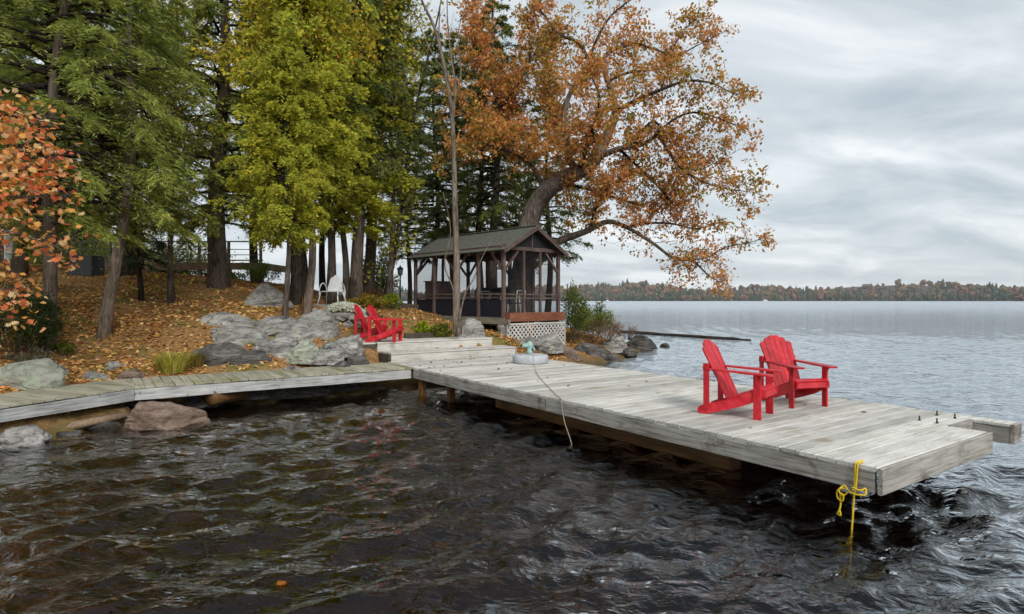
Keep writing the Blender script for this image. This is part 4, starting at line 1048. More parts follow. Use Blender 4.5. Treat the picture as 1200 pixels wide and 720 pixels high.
rock(320, 418, 13.7, 1.1, .42, 'grey outcrop ledge with leaf-filled hollow', 'rock', 38, 1.0, .9)
rock(352, 426, 13.5, .70, .46, 'rounded pale boulder with lichen at the foot of the outcrop', 'rock_lichen', 41, .7)
rock(380, 427, 13.7, .62, .44, 'rounded grey boulder at the foot of the outcrop nearest the steps', 'rock', 43, .6)
rock(366, 396, 15.0, 1.3, .55, 'pale sloping bedrock face beside the two landing chairs', 'rock_pale', 44, 1.2, -.4)
rock(404, 418, 14.2, .85, .48, 'grey blocky rock between outcrop and landing', 'rock', 47, .8, .5)
rock(398, 436, 13.4, .5, .22, 'small dark stone wedged behind the boardwalk planks', 'rock_dark', 49)
rock(342, 438, 12.9, .42, .16, 'thin flat stone lying at the boardwalk back edge', 'rock', 50)
rock(176, 502, 9.9, 1.55, .40, 'pinkish layered boulder in the shallows below the boardwalk', 'rock_pink', 52, .95, .1)
rock(12, 524, 8.6, .90, .34, 'grey boulder in the water under the boardwalk end', 'rock', 55, .7)
rock(118, 503, 9.9, .5, .16, 'small dark wet stone beside the driftwood under the boardwalk', 'rock_dark', 57)
rock(70, 512, 9.4, .46, .12, 'flat wet stone awash beside the driftwood timber', 'rock_dark', 58)
rock(232, 478, 11.4, .8, .30, 'dark rock jammed under the boardwalk bend', 'rock_dark', 59)
rock(430, 456, 13.9, 1.2, .22, 'flat reddish rock in the shade under the boardwalk', 'rock_pink', 60, .7)
rock(340, 465, 12.6, 1.7, .30, 'long dark ledge under the boardwalk planks', 'rock_dark', 61, .7, .55)
rock(551, 397, 17.4, 1.15, .62, 'grey boulder in front of the gazebo floor beam', 'rock', 63, .8)
rock(640, 414, 18.6, 1.6, .55, 'grey bedrock ledge under the white lattice', 'rock', 65, 1.2, .3)
rock(664, 422, 19.2, 1.3, .52, 'brown-grey shore rock behind the dock edge', 'rock_pink', 67, 1.0, .6)
rock(693, 420, 20.6, 1.5, .55, 'dark shore rock at the waterline below the bushes', 'rock_dark', 69, 1.2)
rock(714, 424, 20.4, .9, .30, 'low wet rock at the water edge below the bushes', 'rock_dark', 71, .7)
rock(722, 413, 22.5, 1.6, .70, 'grey rock shelf under the rusty shrub', 'rock', 73, 1.3, .8)
rock(752, 410, 25.3, 1.5, .62, 'humped dark rock at the tip of the point', 'rock_dark', 75, 1.1)
rock(736, 416, 22.4, .8, .30, 'small flat wet rock between the shelf and the humped rock', 'rock_dark', 76)
rock(780, 407, 27.0, .55, .22, 'small dark rock awash beyond the tip of the point', 'rock_dark', 77)
rock(621, 405, 18.1, .8, .3, 'mossy stone at the lattice foot beside the round base', 'rock', 79)
rock(222, 392, 15.2, 1.6, .45, 'low grey bedrock shoulder among the leaves above the outcrop', 'rock_pale', 90, 1.5, 1.1)
rock(278, 412, 14.0, 1.3, .5, 'pale fractured bedrock in the middle of the outcrop', 'rock_pale', 91, 1.2, .3)
rock(340, 404, 14.4, 1.1, .45, 'grey bedrock block in the middle of the outcrop beside the lichen boulder', 'rock', 92, 1.1, 1.9)
rock(420, 430, 13.9, .6, .30, 'dark stone against the side of the timber steps', 'rock_dark', 93)
rock(60, 492, 10.0, .8, .22, 'dark wet rock in the gap under the boardwalk run', 'rock_dark', 94)
rock(150, 476, 10.9, .9, .28, 'dark rock behind the pinkish boulder under the boardwalk', 'rock_dark', 95)
rock(285, 468, 12.0, 1.0, .24, 'wet stone beside the sawn log end', 'rock_dark', 96)
rock(395, 458, 13.2, 1.1, .24, 'dark ledge stone under the boardwalk near the dock', 'rock_dark', 97)
# rubble wall under the flower pot
sw = at(395, 381, 17.2); swz = 1.40
wallo = thing('stone_wall', 'rough rubble stone wall holding the potted white flowers', 'wall', (sw.x, sw.y, swz))
rg = random.Random(8)
for r_ in range(3):
    for k in range(5):
        s_ = (rg.uniform(.26, .40), rg.uniform(.28, .36), rg.uniform(.22, .30))
        link('stone', rock_mesh('stone', 200 + r_ * 9 + k, s_, 4, 6, .18, .8), 'rock' if rg.random() < .6 else 'rock_pale', wallo, (-.66 + k * .32 + (r_ % 2) * .12, rg.uniform(-.04, .08) + r_ * .07, .02 + r_ * .19), (0, 0, rg.uniform(0, 6)))
# driftwood and the log under the boardwalk
dl = [at(34, 508, 9.2), at(90, 498, 9.6), at(147, 487, 10.2)]
o = MB().tube([p - dl[0] for p in dl], [.075, .07, .06], 9, wob=.1).build('driftwood_log', 'log', None, dl[0]); tag(o, 'pale brown driftwood timber lying along the waterline under the boardwalk', 'log')
lg = [at(246, 466, 11.1), at(262, 464, 11.4), at(284, 461, 11.8)]
o = MB().tube([p - lg[0] for p in lg], [.15, .145, .14], 12, wob=.08).build('crib_log', 'wet_timber', None, lg[0]); tag(o, 'thick sawn log end showing under the boardwalk bend', 'log')
fl_ = [gat(728, 389.5, .03), gat(760, 391.5, .03), gat(800, 394, .03), gat(840, 396.5, .03), gat(880, 398.8, .02)]
o = MB().tube([p - fl_[0] for p in rope_pts(fl_, 6)], [.13] * 8 + [.11] * 8 + [.10] * 6 + [.05] * 3, 8, wob=.12).build('floating_log', 'bark_dark', None, fl_[0]); tag(o, 'long dark log floating off the tip of the point', 'log')

# ------------------------------------------------------------------ conifers
HEM = [(2, (0.104, 0.14, 0.034)), (4, (0.232, 0.287, 0.061)), (4, (0.39, 0.433, 0.093)), (2, (0.561, 0.561, 0.146))]
DARK = [(2, (0.077, 0.105, 0.031)), (4, (0.171, 0.215, 0.055)), (3, (0.308, 0.341, 0.094))]
YEL = [(2, (.20, .22, .03)), (3, (.38, .40, .05)), (4, (.58, .58, .065)), (2, (.74, .66, .075))]
SPR = [(2, (.08, .11, .045)), (3, (.15, .19, .09)), (2, (.23, .27, .15))]
def conifer_crown(name, seed, H, zb, R, nbr, ntw, nsp, pal, droop=.32, up=.12, size=.15, aspect=.22, prof=None, hang=.25, tilt=.35, upright=False):
    rg = np.random.default_rng(seed)
    fr_ = np.sort((np.arange(nbr) + rg.random(nbr)) / nbr) ** 1.05
    z0 = zb + (H - zb) * fr_
    L = R * (prof(fr_) if prof else np.clip(1.05 - fr_, .06, 1) ** .75 * np.clip(.55 + fr_ * 4, 0, 1)) * (rg.uniform(.45, 1.25, nbr) if upright else rg.uniform(.6, 1.15, nbr))
    az = np.arange(nbr) * 2.399 + rg.normal(0, .35, nbr)
    upb = up * rg.uniform(.2, 1.6, nbr) + .25 * fr_; drb = droop * rg.uniform(.6, 1.4, nbr)
    def curve(s, i):
        r = L[i] * s; z = z0[i] + L[i] * (upb[i] * s - drb[i] * s * s)
        a = az[i] + .22 * np.sin(s * 2.6 + i)
        return np.stack([r * np.cos(a), r * np.sin(a), z], -1)
    paths = []
    for i in range(nbr):
        s = np.linspace(0, .92, 6); p = curve(s, np.full(6, i))
        r0 = .012 + .018 * L[i]
        paths.append((p, r0 * (1 - .9 * s)))
    bi_ = np.repeat(np.arange(nbr), ntw); n = len(bi_)
    s = np.sqrt(rg.uniform(.02, 1, n)) * 1.0
    p0 = curve(s, bi_); tg = unit(curve(np.minimum(s + .03, 1.05), bi_) - curve(s - .03, bi_))
    upv = np.array([0, 0, 1.0]); lat = unit(np.cross(tg, upv)) * np.where(rg.random(n) < .5, -1, 1)[:, None]
    ang = rg.uniform(.35, 1.15, n)[:, None]
    td = unit(tg * np.cos(ang) + lat * np.sin(ang) + upv * rg.normal(-.05, tilt * .5, n)[:, None])
    tl = (.10 + .42 * L[bi_] * (1.12 - s)) * rg.uniform(.5, 1.2, n); tl = np.minimum(tl, .95)
    k = np.repeat(np.arange(n), nsp); q = len(k)
    t = rg.uniform(.05, 1, q)
    c = p0[k] + td[k] * (tl[k] * t)[:, None]; c[:, 2] -= hang * tl[k] * t * t * rg.uniform(.4, 1.4, q)
    c += rg.normal(0, .025, (q, 3))
    l2 = unit(np.cross(td[k], upv)) * np.where(rg.random(q) < .5, -1, 1)[:, None]
    a2 = rg.uniform(.1, .95, q)[:, None]
    d = td[k] * np.cos(a2) + l2 * np.sin(a2) + upv * (rg.normal(-.18, .22, q))[:, None]
    if upright:
        d = d + upv * rg.uniform(-.5, .9, q)[:, None]; nr = unit(rg.normal(0, 1, (q, 3)) * np.array([1, 1, .35]))
    else:
        nr = unit(upv + rg.normal(0, .85, (q, 3)))
    sz = size * rg.uniform(.6, 1.35, q)
    clump = np.clip(fbm(np.c_[p0[k][:, :2] * .9, p0[k][:, 2] * 1.6], seed, 3) * 1.1 + (t - .5) * .5, -1, 1)
    cols = pick(rg, pal, q, .16, clump)
    me = kites(name, c, d, nr, sz, sz * aspect * rg.uniform(.7, 1.3, q), cols)
    mb = MB()
    for p, r in paths:
        mb.tube(p, list(np.maximum(r, .004)), 4, cap=False)
    lm = mb.mesh(name + '_limbs')
    return me, lm, paths
CR = {}
def crown_set(key, leafm='needle', barkm='bark_dark', **kw):
    me, lm, _ = conifer_crown('crown', **kw)
    me.materials.append(MT[leafm]); lm.materials.append(MT[barkm]); CR[key] = (me, lm, kw)
crown_set('hemA', seed=1, H=12.8, zb=2.6, R=3.5, nbr=125, ntw=32, nsp=21, pal=HEM, droop=.46, up=.16, size=.125, aspect=.18, hang=.5)
crown_set('hemB', seed=2, H=12.5, zb=3.2, R=3.0, nbr=115, ntw=32, nsp=21, pal=HEM, droop=.42, up=.10, size=.125, aspect=.18, hang=.5)
crown_set('hemC', seed=3, H=14.0, zb=2.1, R=3.5, nbr=140, ntw=31, nsp=16, pal=HEM[:3] + [(2, (.16, .20, .05))], droop=.40, up=.12, size=.165, aspect=.19, hang=.45)
crown_set('pine', seed=4, H=14.0, zb=4.2, R=2.8, nbr=85, ntw=32, nsp=13, pal=DARK, droop=.30, up=.14, size=.18, aspect=.19, hang=.5, tilt=.8)
crown_set('cedar', seed=6, H=12.5, zb=3.9, R=1.85, nbr=200, ntw=28, nsp=16, pal=YEL, droop=.35, up=.25, size=.122, aspect=.42, hang=.9, tilt=1.5, upright=True,
          prof=lambda f: np.clip(1.02 - f, .05, 1) ** .28 * np.clip(.45 + f * 4, 0, 1) * (1 + .22 * np.sin(f * 23) + .15 * np.sin(f * 51 + 1)))
crown_set('spruce', seed=7, H=9.0, zb=1.0, R=1.3, nbr=90, ntw=22, nsp=10, pal=SPR, droop=.30, up=.05, size=.15, aspect=.2, hang=.3)

def trunk_mb(H, r, lean=(0, 0), bend=.1, seed=0, n=12, flare=1.3, top=.12):
    rg = random.Random(seed); pts, rad = [], []
    for i in range(17):
        t = i / 16; z = H * t
        pts.append((lean[0] * z / 3 + bend * math.sin(t * 9 + seed), lean[1] * z / 3 + bend * .6 * math.cos(t * 7 + seed) - bend * .6 * math.cos(seed), z))
        rad.append(r * (1 - t * (1 - top)) * (1 + (flare - 1) * math.exp(-z / .35)))
    b0 = pts[0]; pts = [(p[0] - b0[0], p[1] - b0[1], p[2] - (.25 if i == 0 else 0)) for i, p in enumerate(pts)]
    return MB().tube(pts, rad, n, wob=.09, seed=seed)
def conifer(px, d, r, key, label, name='hemlock_tree', lean=(0, 0), rz=0.0, sc=(1, 1), bark='bark', seed=0, group=None, H=None, bend=.1, py=None):
    X, Y = (px - 600) / FPX * d, d; z = hz(X, Y) - .04
    t = thing(name, label, 'tree', (X, Y, z), 0, group)
    me, lm, kw = CR[key]; Hh_ = (H or kw['H'] * sc[1])
    trunk_mb(Hh_, r, lean, bend, seed).build('trunk', bark, t)
    for nm, q in (('crown', me), ('branches', lm)):
        o = link(nm, q, None, t, (0, 0, 0), (0, 0, rz), (sc[0], sc[0], sc[1]))
        if nm == 'branches':
            tag(o, kind='stuff')
        if lean != (0, 0):
            o.matrix_local = Matrix(((1, 0, lean[0] / 3, 0), (0, 1, lean[1] / 3, 0), (0, 0, 1, 0), (0, 0, 0, 1))) @ Matrix.Rotation(rz, 4, 'Z') @ Matrix.Diagonal((sc[0], sc[0], sc[1], 1))
            o.matrix_local = o.matrix_local
    return t
G1 = 'conifers standing close together on the point'
conifer(55, 12.5, .135, 'hemA', 'hemlock with a grey trunk standing behind the orange maple leaves', lean=(.20, 0), seed=1, rz=.4, sc=(.95, 1.0), bark='bark')
conifer(120, 13.5, .125, 'hemB', 'hemlock with a pale ridged leaning trunk on the leafy slope', lean=(.26, 0), seed=5, rz=2.2, bark='bark_pale', bend=.14)
conifer(150, 20.0, .27, 'hemC', 'stout dark hemlock behind the pale leaning trunk', seed=3, rz=1.0, bark='bark_dark', sc=(1, 1))
conifer(166, 16.5, .065, 'spruce', 'thin dark conifer sapling with a pole-like trunk on the leafy slope', name='conifer_sapling', seed=8, bark='bark_dark', sc=(.8, 1.0))
conifer(257, 19.0, .31, 'hemC', 'massive hemlock with a thick straight trunk in front of the raised deck', seed=9, rz=3.3, lean=(.03, 0), sc=(1.0, 1.0), bark='bark')
conifer(334, 15.3, .075, 'cedar', 'slim yellow-green cedar rising beside the big grey boulder', name='cedar_tree', seed=11, sc=(.66, .56), rz=.5, bark='bark', bend=.05)
conifer(358, 17.0, .12, 'cedar', 'yellow-green cedar with a slanting pale trunk behind the outcrop', name='cedar_tree', seed=12, sc=(.98, .62), rz=2.6, lean=(.10, 0), bark='bark_pale')
conifer(404, 20.6, .13, 'cedar', 'yellow-green cedar over the white garden chair', name='cedar_tree', seed=13, sc=(1.1, .68), rz=4.4, bark='bark')
conifer(353, 21.0, .30, 'pine', 'dark thick-trunked pine between the boulder and the white chair', name='pine_tree', seed=15, rz=.2, bark='bark')
conifer(379, 22.0, .12, 'pine', 'slender dark pine behind the white garden chair', name='pine_tree', seed=16, rz=1.2, sc=(.7, .9), bark='bark_dark')
conifer(417, 20.4, .22, 'pine', 'brown-barked pine right behind the white garden chair', name='pine_tree', seed=17, rz=2.0, sc=(.9, 1.05), bark='bark')
conifer(431, 23.0, .24, 'pine', 'dark pine beside the lamp post bed', name='pine_tree', seed=18, rz=3.1, sc=(1.0, 1.08), bark='bark')
conifer(449, 22.2, .10, 'pine', 'thin leaning dark pine near the lamp post', name='pine_tree', seed=19, rz=4.1, sc=(.75, .95), lean=(.55, 0), bark='bark_dark')
conifer(566, 25.5, .17, 'pine', 'dark hemlock-like pine behind the gazebo ridge', name='pine_tree', seed=21, rz=5.0, sc=(1.05, .95), bark='bark_dark')
conifer(580, 23.8, .20, 'pine', 'dark pine with a straight trunk rising behind the gazebo roof', name='pine_tree', seed=22, rz=.9, sc=(.8, 1.0), bark='bark')
conifer(508, 27.0, .15, 'pine', 'feathery pine behind the far end of the gazebo', name='pine_tree', seed=23, rz=2.7, sc=(.9, .95), bark='bark_dark')
conifer(640, 27.5, .17, 'pine', 'dark pine behind the leaning oak trunk', name='pine_tree', seed=24, rz=1.9, sc=(.85, .82), bark='bark_dark')
conifer(478, 29.0, .13, 'pine', 'open dark pine on the far bank behind the lamp post', name='pine_tree', seed=25, rz=3.9, sc=(.8, .8), bark='bark_dark')
conifer(22, 18.0, .2, 'hemB', 'hemlock behind the cottage side of the orange maple', seed=31, rz=1.5, sc=(1.15, 1.05))
conifer(300, 27.5, .2, 'hemB', 'tall hemlock beyond the open end of the raised deck', seed=34, rz=5.2, sc=(1.2, 1.1), bark='bark_dark')
conifer(96, 27.0, .22, 'hemA', 'tall hemlock shading the cottage wall', seed=35, rz=3.0, sc=(1.2, 1.15), bark='bark_dark')
conifer(-110, 15.0, .2, 'hemA', 'hemlock growing beyond the orange maple on the near bank', seed=36, rz=5.6, sc=(1.1, 1.05))
conifer(-40, 24.0, .2, 'hemC', 'tall hemlock between the cottage and the slope', seed=37, rz=.7, sc=(1.1, 1.1))

conifer(535, 28.0, .2, 'pine', 'broad pine behind the middle of the gazebo', name='pine_tree', seed=52, rz=.3, sc=(1.2, 1.0), bark='bark_dark')

# ------------------------------------------------------------------ broadleaf trees
def spread(rg, limbs, ntw, lmin, lmax, nsub, nleaf, leaf, rmax=.13, upb=.25, spread_r=.16, every=.22, dens=None):
    """twigs and leaf places along limbs [(pts, radii)]"""
    tw, C, D = [], [], []
    for li, (pts, rad) in enumerate(limbs):
        dn = dens.get(li, 1.0) if dens else 1.0
        P = np.array([p[:] for p in pts]); r = np.array(rad)
        seg = np.linalg.norm(np.diff(P, axis=0), axis=1); cum = np.r_[0, np.cumsum(seg)]; Lt = cum[-1]
        ns = max(2, int(Lt / every)); s = np.linspace(0, Lt, ns)
        Q = np.stack([np.interp(s, cum, P[:, k]) for k in range(3)], -1); rr_ = np.interp(s, cum, r)
        tg = unit(np.gradient(Q, axis=0))
        for i in range(ns):
            if rr_[i] > rmax: continue
            for _ in range(ntw):
                if rg.random() > .75 * dn: continue
                d = unit(rg.standard_normal(3) + np.array([0, 0, upb]) + tg[i] * rg.uniform(0, 1.4))
                l = rg.uniform(lmin, lmax) * (0.75 + .5 * min(1, rr_[i] / .06)); n = 4; pp_ = [Q[i]]
                for k in range(n):
                    d = unit(d + rg.standard_normal(3) * .28 + np.array([0, 0, .06])); pp_.append(pp_[-1] + d * l / n)
                tw.append((pp_, [min(.014, rr_[i] * .5), .010, .008, .006, .003]))
                for _k in range(nsub):
                    j = rg.integers(1, n + 1); b0_ = pp_[j]; d2 = unit(d + rg.standard_normal(3) * .9); l2 = l * rg.uniform(.2, .5); e_ = b0_ + d2 * l2
                    tw.append(([b0_, e_], [.005, .002]))
                    m_ = rg.poisson(nleaf)
                    if m_:
                        C.append(e_ + rg.normal(0, spread_r, (m_, 3)) * np.array([1, 1, .8])); D.append(np.tile(d2, (m_, 1)))
    return tw, np.concatenate(C), np.concatenate(D)
def broadleaf_parts(t, rg, limbs, pal, leaf, barkm, trunkm=None, clumpscale=.8, aspect=.62, origin=None, twigs=True, **kw):
    o0 = np.array(origin[:]) if origin is not None else np.zeros(3)
    tw, C, D = spread(rg, limbs, leaf=leaf, **kw)
    q = len(C)
    d = unit(D * .6 + rg.standard_normal((q, 3)) + np.array([0, 0, -.45])); nr = unit(rg.standard_normal((q, 3)) + np.array([0, 0, .9]))
    sz = leaf * rg.uniform(.6, 1.3, q); clump = np.clip(fbm(C * clumpscale, int(rg.integers(99)), 3) * 1.3, -1, 1)
    me = kites('crown', C - o0, d, nr, sz, sz * aspect * rg.uniform(.7, 1.2, q), pick(rg, pal, q, .15, clump), fold=.12)
    link('crown', me, 'leaf', t)
    mb = MB()
    for p, r in tw:
        mb.tube([Vector(x) - Vector(o0) for x in p], r, 3, cap=False)
    tag(mb.build('twigs', barkm, t), kind='stuff')
    return q
def smooth_path(pts, n=5):
    P = rope_pts([p[0] for p in pts], n); R_ = []
    for i in range(len(pts) - 1):
        for k in range(n):
            R_.append(pts[i][1] + (pts[i + 1][1] - pts[i][1]) * k / n)
    return P, R_ + [pts[-1][1]]
def limb_px(spec, d0):
    out_ = []; d = d0
    for s in spec:
        if len(s) == 4: d = s[2]
        out_.append((at(s[0], s[1], d), s[-1]))
    return smooth_path(out_)
OAKPAL = [(3, (.26, .25, .05)), (2, (.48, .35, .06)), (4, (.68, .33, .085)), (4, (.78, .36, .13)), (2, (.84, .46, .22))]
ob = at(606, 372, 21.6); ob.z = hz(ob.x, ob.y) - .1
oak = thing('oak_tree', 'great leaning oak in russet leaf reaching over the gazebo and the lake', 'tree', ob)
OL = [limb_px(s, 21.3) for s in (
 [(600, 385, 21.7, .52), (606, 365, .46), (612, 320, .40), (618, 270, 21.6, .36), (626, 244, .34), (640, 224, 21.4, .32), (656, 212, .30), (680, 200, 21.2, .28), (696, 188, .25), (706, 170, .22), (716, 148, .19), (721, 130, .17), (716, 108, .14), (709, 85, .12), (712, 63, .10), (741, 52, .08), (765, 57, .07), (783, 60, .055), (803, 35, .03), (818, 20, .012)],
 [(676, 202, 21.2, .20), (666, 182, .19), (664, 165, .17), (661, 140, .145), (668, 110, .12), (690, 77, .10), (688, 66, .09), (675, 49, .08), (655, 40, .07), (640, 21, .055), (632, 6, .05), (645, -22, .03)],
 [(690, 70, 21.3, .07), (700, 45, .06), (715, 20, .05), (738, 0, .04), (760, -20, .02)],
 [(698, 186, 21.2, .17), (724, 175, 20.9, .14), (745, 172, .12), (759, 166, 20.6, .10), (772, 160, .09), (785, 180, .075), (800, 198, .06), (822, 212, .05), (850, 221, .035), (886, 226, .012)],
 [(742, 172, 20.9, .08), (754, 152, .07), (767, 143, 21.5, .06), (780, 158, .05), (797, 186, .04), (815, 200, 22, .03), (840, 190, .02), (862, 178, .012)],
 [(613, 312, 21.9, .24), (634, 295, 22.0, .21), (657, 282, .19), (685, 272, .16), (712, 260, .13), (735, 267, 21.6, .10), (762, 283, .08), (790, 303, .06), (812, 307, .05), (833, 325, .03), (854, 335, .012)],
 [(790, 302, 21.6, .045), (815, 304, .04), (831, 301, .035), (850, 290, .028), (872, 286, .02), (897, 279, .01)],
 [(735, 266, 21.7, .07), (755, 262, 22.4, .06), (785, 262, .05), (815, 268, .03), (840, 262, .012)],
 [(640, 225, 21.6, .15), (622, 192, 22.2, .13), (602, 160, 22.6, .12), (586, 130, .10), (576, 100, .08), (562, 70, .06), (552, 38, .04), (556, 5, .02)],
 [(620, 190, 22.2, .08), (592, 176, 21.0, .07), (562, 168, 20.5, .05), (538, 178, .025)],
 [(600, 158, 22.6, .07), (575, 150, 21.5, .06), (552, 140, 21, .045), (532, 118, .02)],
 [(586, 128, 22.6, .06), (610, 95, 21.4, .05), (622, 60, .04), (618, 25, .02)],
 [(721, 131, 21.2, .11), (745, 118, 20.3, .09), (775, 105, 19.6, .075), (805, 95, .06), (835, 98, .035), (862, 112, .012)],
 [(713, 95, 21.3, .08), (738, 85, 22.3, .07), (772, 80, 23, .055), (812, 56, .035), (842, 42, .012)],
 [(680, 200, 21.2, .12), (688, 172, 19.8, .10), (698, 142, 18.8, .08), (702, 112, 18.2, .05), (690, 85, .02)],
 [(664, 166, 21.3, .11), (650, 132, 23, .10), (640, 100, 24.4, .08), (642, 62, 25.4, .05), (650, 30, .02)],
 [(726, 175, 21, .08), (750, 198, 22.4, .065), (776, 224, 23, .05), (796, 250, .03), (806, 268, .012)],
 [(654, 214, 21.3, .10), (690, 222, 22.8, .08), (722, 232, 23.5, .06), (752, 240, .035), (770, 232, .012)],
 [(760, 165, 20.6, .06), (790, 140, 20.2, .055), (815, 132, .045), (845, 140, .03), (868, 150, .012)],
 [(690, 270, 22.2, .08), (700, 240, 21.2, .06), (712, 220, .04), (728, 208, .02)],
)]
for i, (P_, R_) in enumerate(OL):
    MB().tube([p - ob for p in P_], [r * (.72 if i else min(1, .55 + r * 1.6)) for r in R_], 10 if i == 0 else 8, wob=.06, seed=i).build('trunk' if i == 0 else 'limb', 'bark_oak' if i == 0 else MT['bark'] if i in (1, 3, 5, 8) else MT['bark_dark'], oak)
rgo = np.random.default_rng(21)
broadleaf_parts(oak, rgo, OL, OAKPAL, .135, 'bark_dark', ntw=5, lmin=.40, lmax=1.05, nsub=5, nleaf=10.5, rmax=.125, origin=ob, upb=.2, spread_r=.11, every=.30, dens={12: .7, 13: .6, 18: .65, 0: .5, 1: .45, 2: .5, 5: .5, 6: .4, 7: .45, 3: .7, 4: .6, 8: 1.25, 9: 1.3, 10: 1.3, 11: 1.2, 14: 1.25, 15: 1.2})

def grow(rg, base, H, r, spread_=.5, nl=9, z0=.35, lean=(0, 0), up=.8):
    """a trunk and ascending limbs for an ordinary broadleaf tree"""
    tp = [(Vector((lean[0] * t * H + .12 * math.sin(t * 7 + r * 50), lean[1] * t * H + .1 * math.cos(t * 6) - .1, H * t)), r * (1 - .88 * t) * (1 + .5 * math.exp(-t * H / .3))) for t in np.linspace(0, 1, 10)]
    tp[0] = (tp[0][0] - Vector((0, 0, .25)), tp[0][1]); L = [smooth_path(tp, 2)]
    for k in range(nl):
        t = z0 + (1 - z0) * (k + rg.random()) / nl * .92; i = int(t * 9); f = t * 9 - i
        b0 = tp[i][0].lerp(tp[min(i + 1, 9)][0], f); a = k * 2.4 + rg.normal() * .3; l = spread_ * H * (1.05 - t) * rg.uniform(.7, 1.1) + .5
        d = Vector((math.cos(a), math.sin(a), up * rg.uniform(.6, 1.2))).normalized(); pts = [(b0, r * .42 * (1.1 - t))]
        for j in range(1, 5):
            d = (d + Vector(rg.normal(0, .2, 3))).normalized(); pts.append((pts[-1][0] + d * l / 4, pts[0][1] * (1 - j / 4.4)))
        L.append(smooth_path(pts, 3))
    return [([Vector(p) for p in P], R_) for P, R_ in L]
def broadleaf(px, d, H, r, pal, label, name, leaf=.13, bark='bark', seed=0, ntw=3, nleaf=4.5, spread_=.33, nl=14, z0=.3, lean=(0, 0), **kw):
    X, Y = (px - 600) / FPX * d, d; t = thing(name, label, 'tree', (X, Y, hz(X, Y) - .04)); rg = np.random.default_rng(seed)
    L = grow(rg, None, H, r, spread_, nl, z0, lean)
    for i, (P_, R_) in enumerate(L):
        MB().tube(P_, R_, 9 if i == 0 else 6, wob=.06, seed=i).build('trunk' if i == 0 else 'limb', bark, t)
    broadleaf_parts(t, rg, L, pal, leaf, bark, ntw=ntw, lmin=.45, lmax=1.1, nsub=3, nleaf=nleaf, rmax=.10, **kw)
    return t
GOLD = [(2, (0.275, 0.263, 0.037)), (3, (0.525, 0.45, 0.043)), (4, (0.775, 0.625, 0.056)), (2, (0.85, 0.55, 0.075)), (1, (0.775, 0.325, 0.075))]
OLIVE = [(2, (0.24, 0.264, 0.042)), (4, (0.456, 0.456, 0.054)), (3, (0.66, 0.6, 0.066)), (1, (0.72, 0.456, 0.084))]
broadleaf(343, 18.2, 12.5, .14, GOLD, 'golden-leaved maple rising behind the yellow-green cedars', 'maple_tree', seed=41, z0=.42, spread_=.30, nl=26, leaf=.14, ntw=4, nleaf=6)
broadleaf(385, 20.0, 13.5, .14, GOLD, 'yellow maple crown showing above the dark pines', 'maple_tree', seed=42, z0=.42, spread_=.30, nl=24, leaf=.15, ntw=4, nleaf=6)
broadleaf(458, 22.0, 12.0, .11, OLIVE, 'olive-yellow birch between the pines and the bare sapling', 'birch_tree', seed=43, z0=.52, spread_=.26, nl=20, leaf=.14, ntw=4, nleaf=6)
broadleaf(160, 23.0, 12, .14, [(2, (.16, .06, .02)), (3, (.30, .11, .03)), (1, (.36, .2, .03))], 'rusty maple glowing through the hemlocks', 'maple_tree', seed=44, z0=.45, spread_=.2, nl=10, leaf=.14, ntw=2)
broadleaf(205, 16.5, 9, .08, OLIVE, 'slender olive and rust maple among the hemlock trunks', 'maple_tree', seed=46, z0=.35, spread_=.28, nl=14, leaf=.11, ntw=2)
broadleaf(620, 29, 11, .14, OLIVE, 'olive-green birch on the far bank behind the gazebo', 'birch_tree', seed=45, z0=.42, spread_=.28, nl=14, leaf=.14, ntw=2)

# the bare sapling in front of the gazebo
sb0 = at(536, 386, 16.6); sb0.z = hz(sb0.x, sb0.y) - .08
sap = thing('bare_sapling', 'slim leafless sapling growing in front of the gazebo wall', 'tree', sb0)
SP = [limb_px(s, 16.6) for s in (
 [(536, 392, .13), (535, 360, .105), (535, 300, .09), (533, 240, .076), (532, 190, .066), (529, 130, .055), (521, 80, .05), (510, 35, .04), (494, 0, .03), (482, -40, .015)],
 [(530, 150, .035), (533, 100, .03), (527, 55, .022), (524, 10, .015), (525, -40, .006)],
 [(526, 105, .03), (516, 60, .024), (515, 20, .016), (520, -30, .006)],
 [(528, 128, .025), (540, 90, .018), (537, 40, .012), (548, 0, .006)],
 [(532, 380, 16.4, .022), (531, 340, .02), (521, 310, .018), (528, 270, .012), (519, 225, .006)],
 [(538, 375, 16.4, .022), (545, 345, .018), (556, 325, .014), (566, 300, .01), (578, 280, .006)],
 [(522, 85, .02), (505, 60, .015), (488, 20, .01), (480, -10, .005)])]
for i, (P_, R_) in enumerate(SP):
    MB().tube([p - sb0 for p in P_], R_, 8, wob=.05, seed=i).build('trunk' if i == 0 else 'branch', 'bark_pale', sap)
rgs = np.random.default_rng(3); mb = MB()
for P_, R_ in SP[:4]:
    for _ in range(16):
        i = rgs.integers(len(P_) // 3, len(P_)); d = Vector(rgs.normal(0, .5, 3)) + Vector((0, 0, 1)); d.normalize(); l = rgs.uniform(.25, .7); p0 = P_[i] - sb0
        mb.tube([p0, p0 + d * l * .5, p0 + d * l + Vector(rgs.normal(0, .06, 3))], [.006, .004, .002], 3, cap=False)
tag(mb.build('twigs', 'bark', sap), kind='stuff')

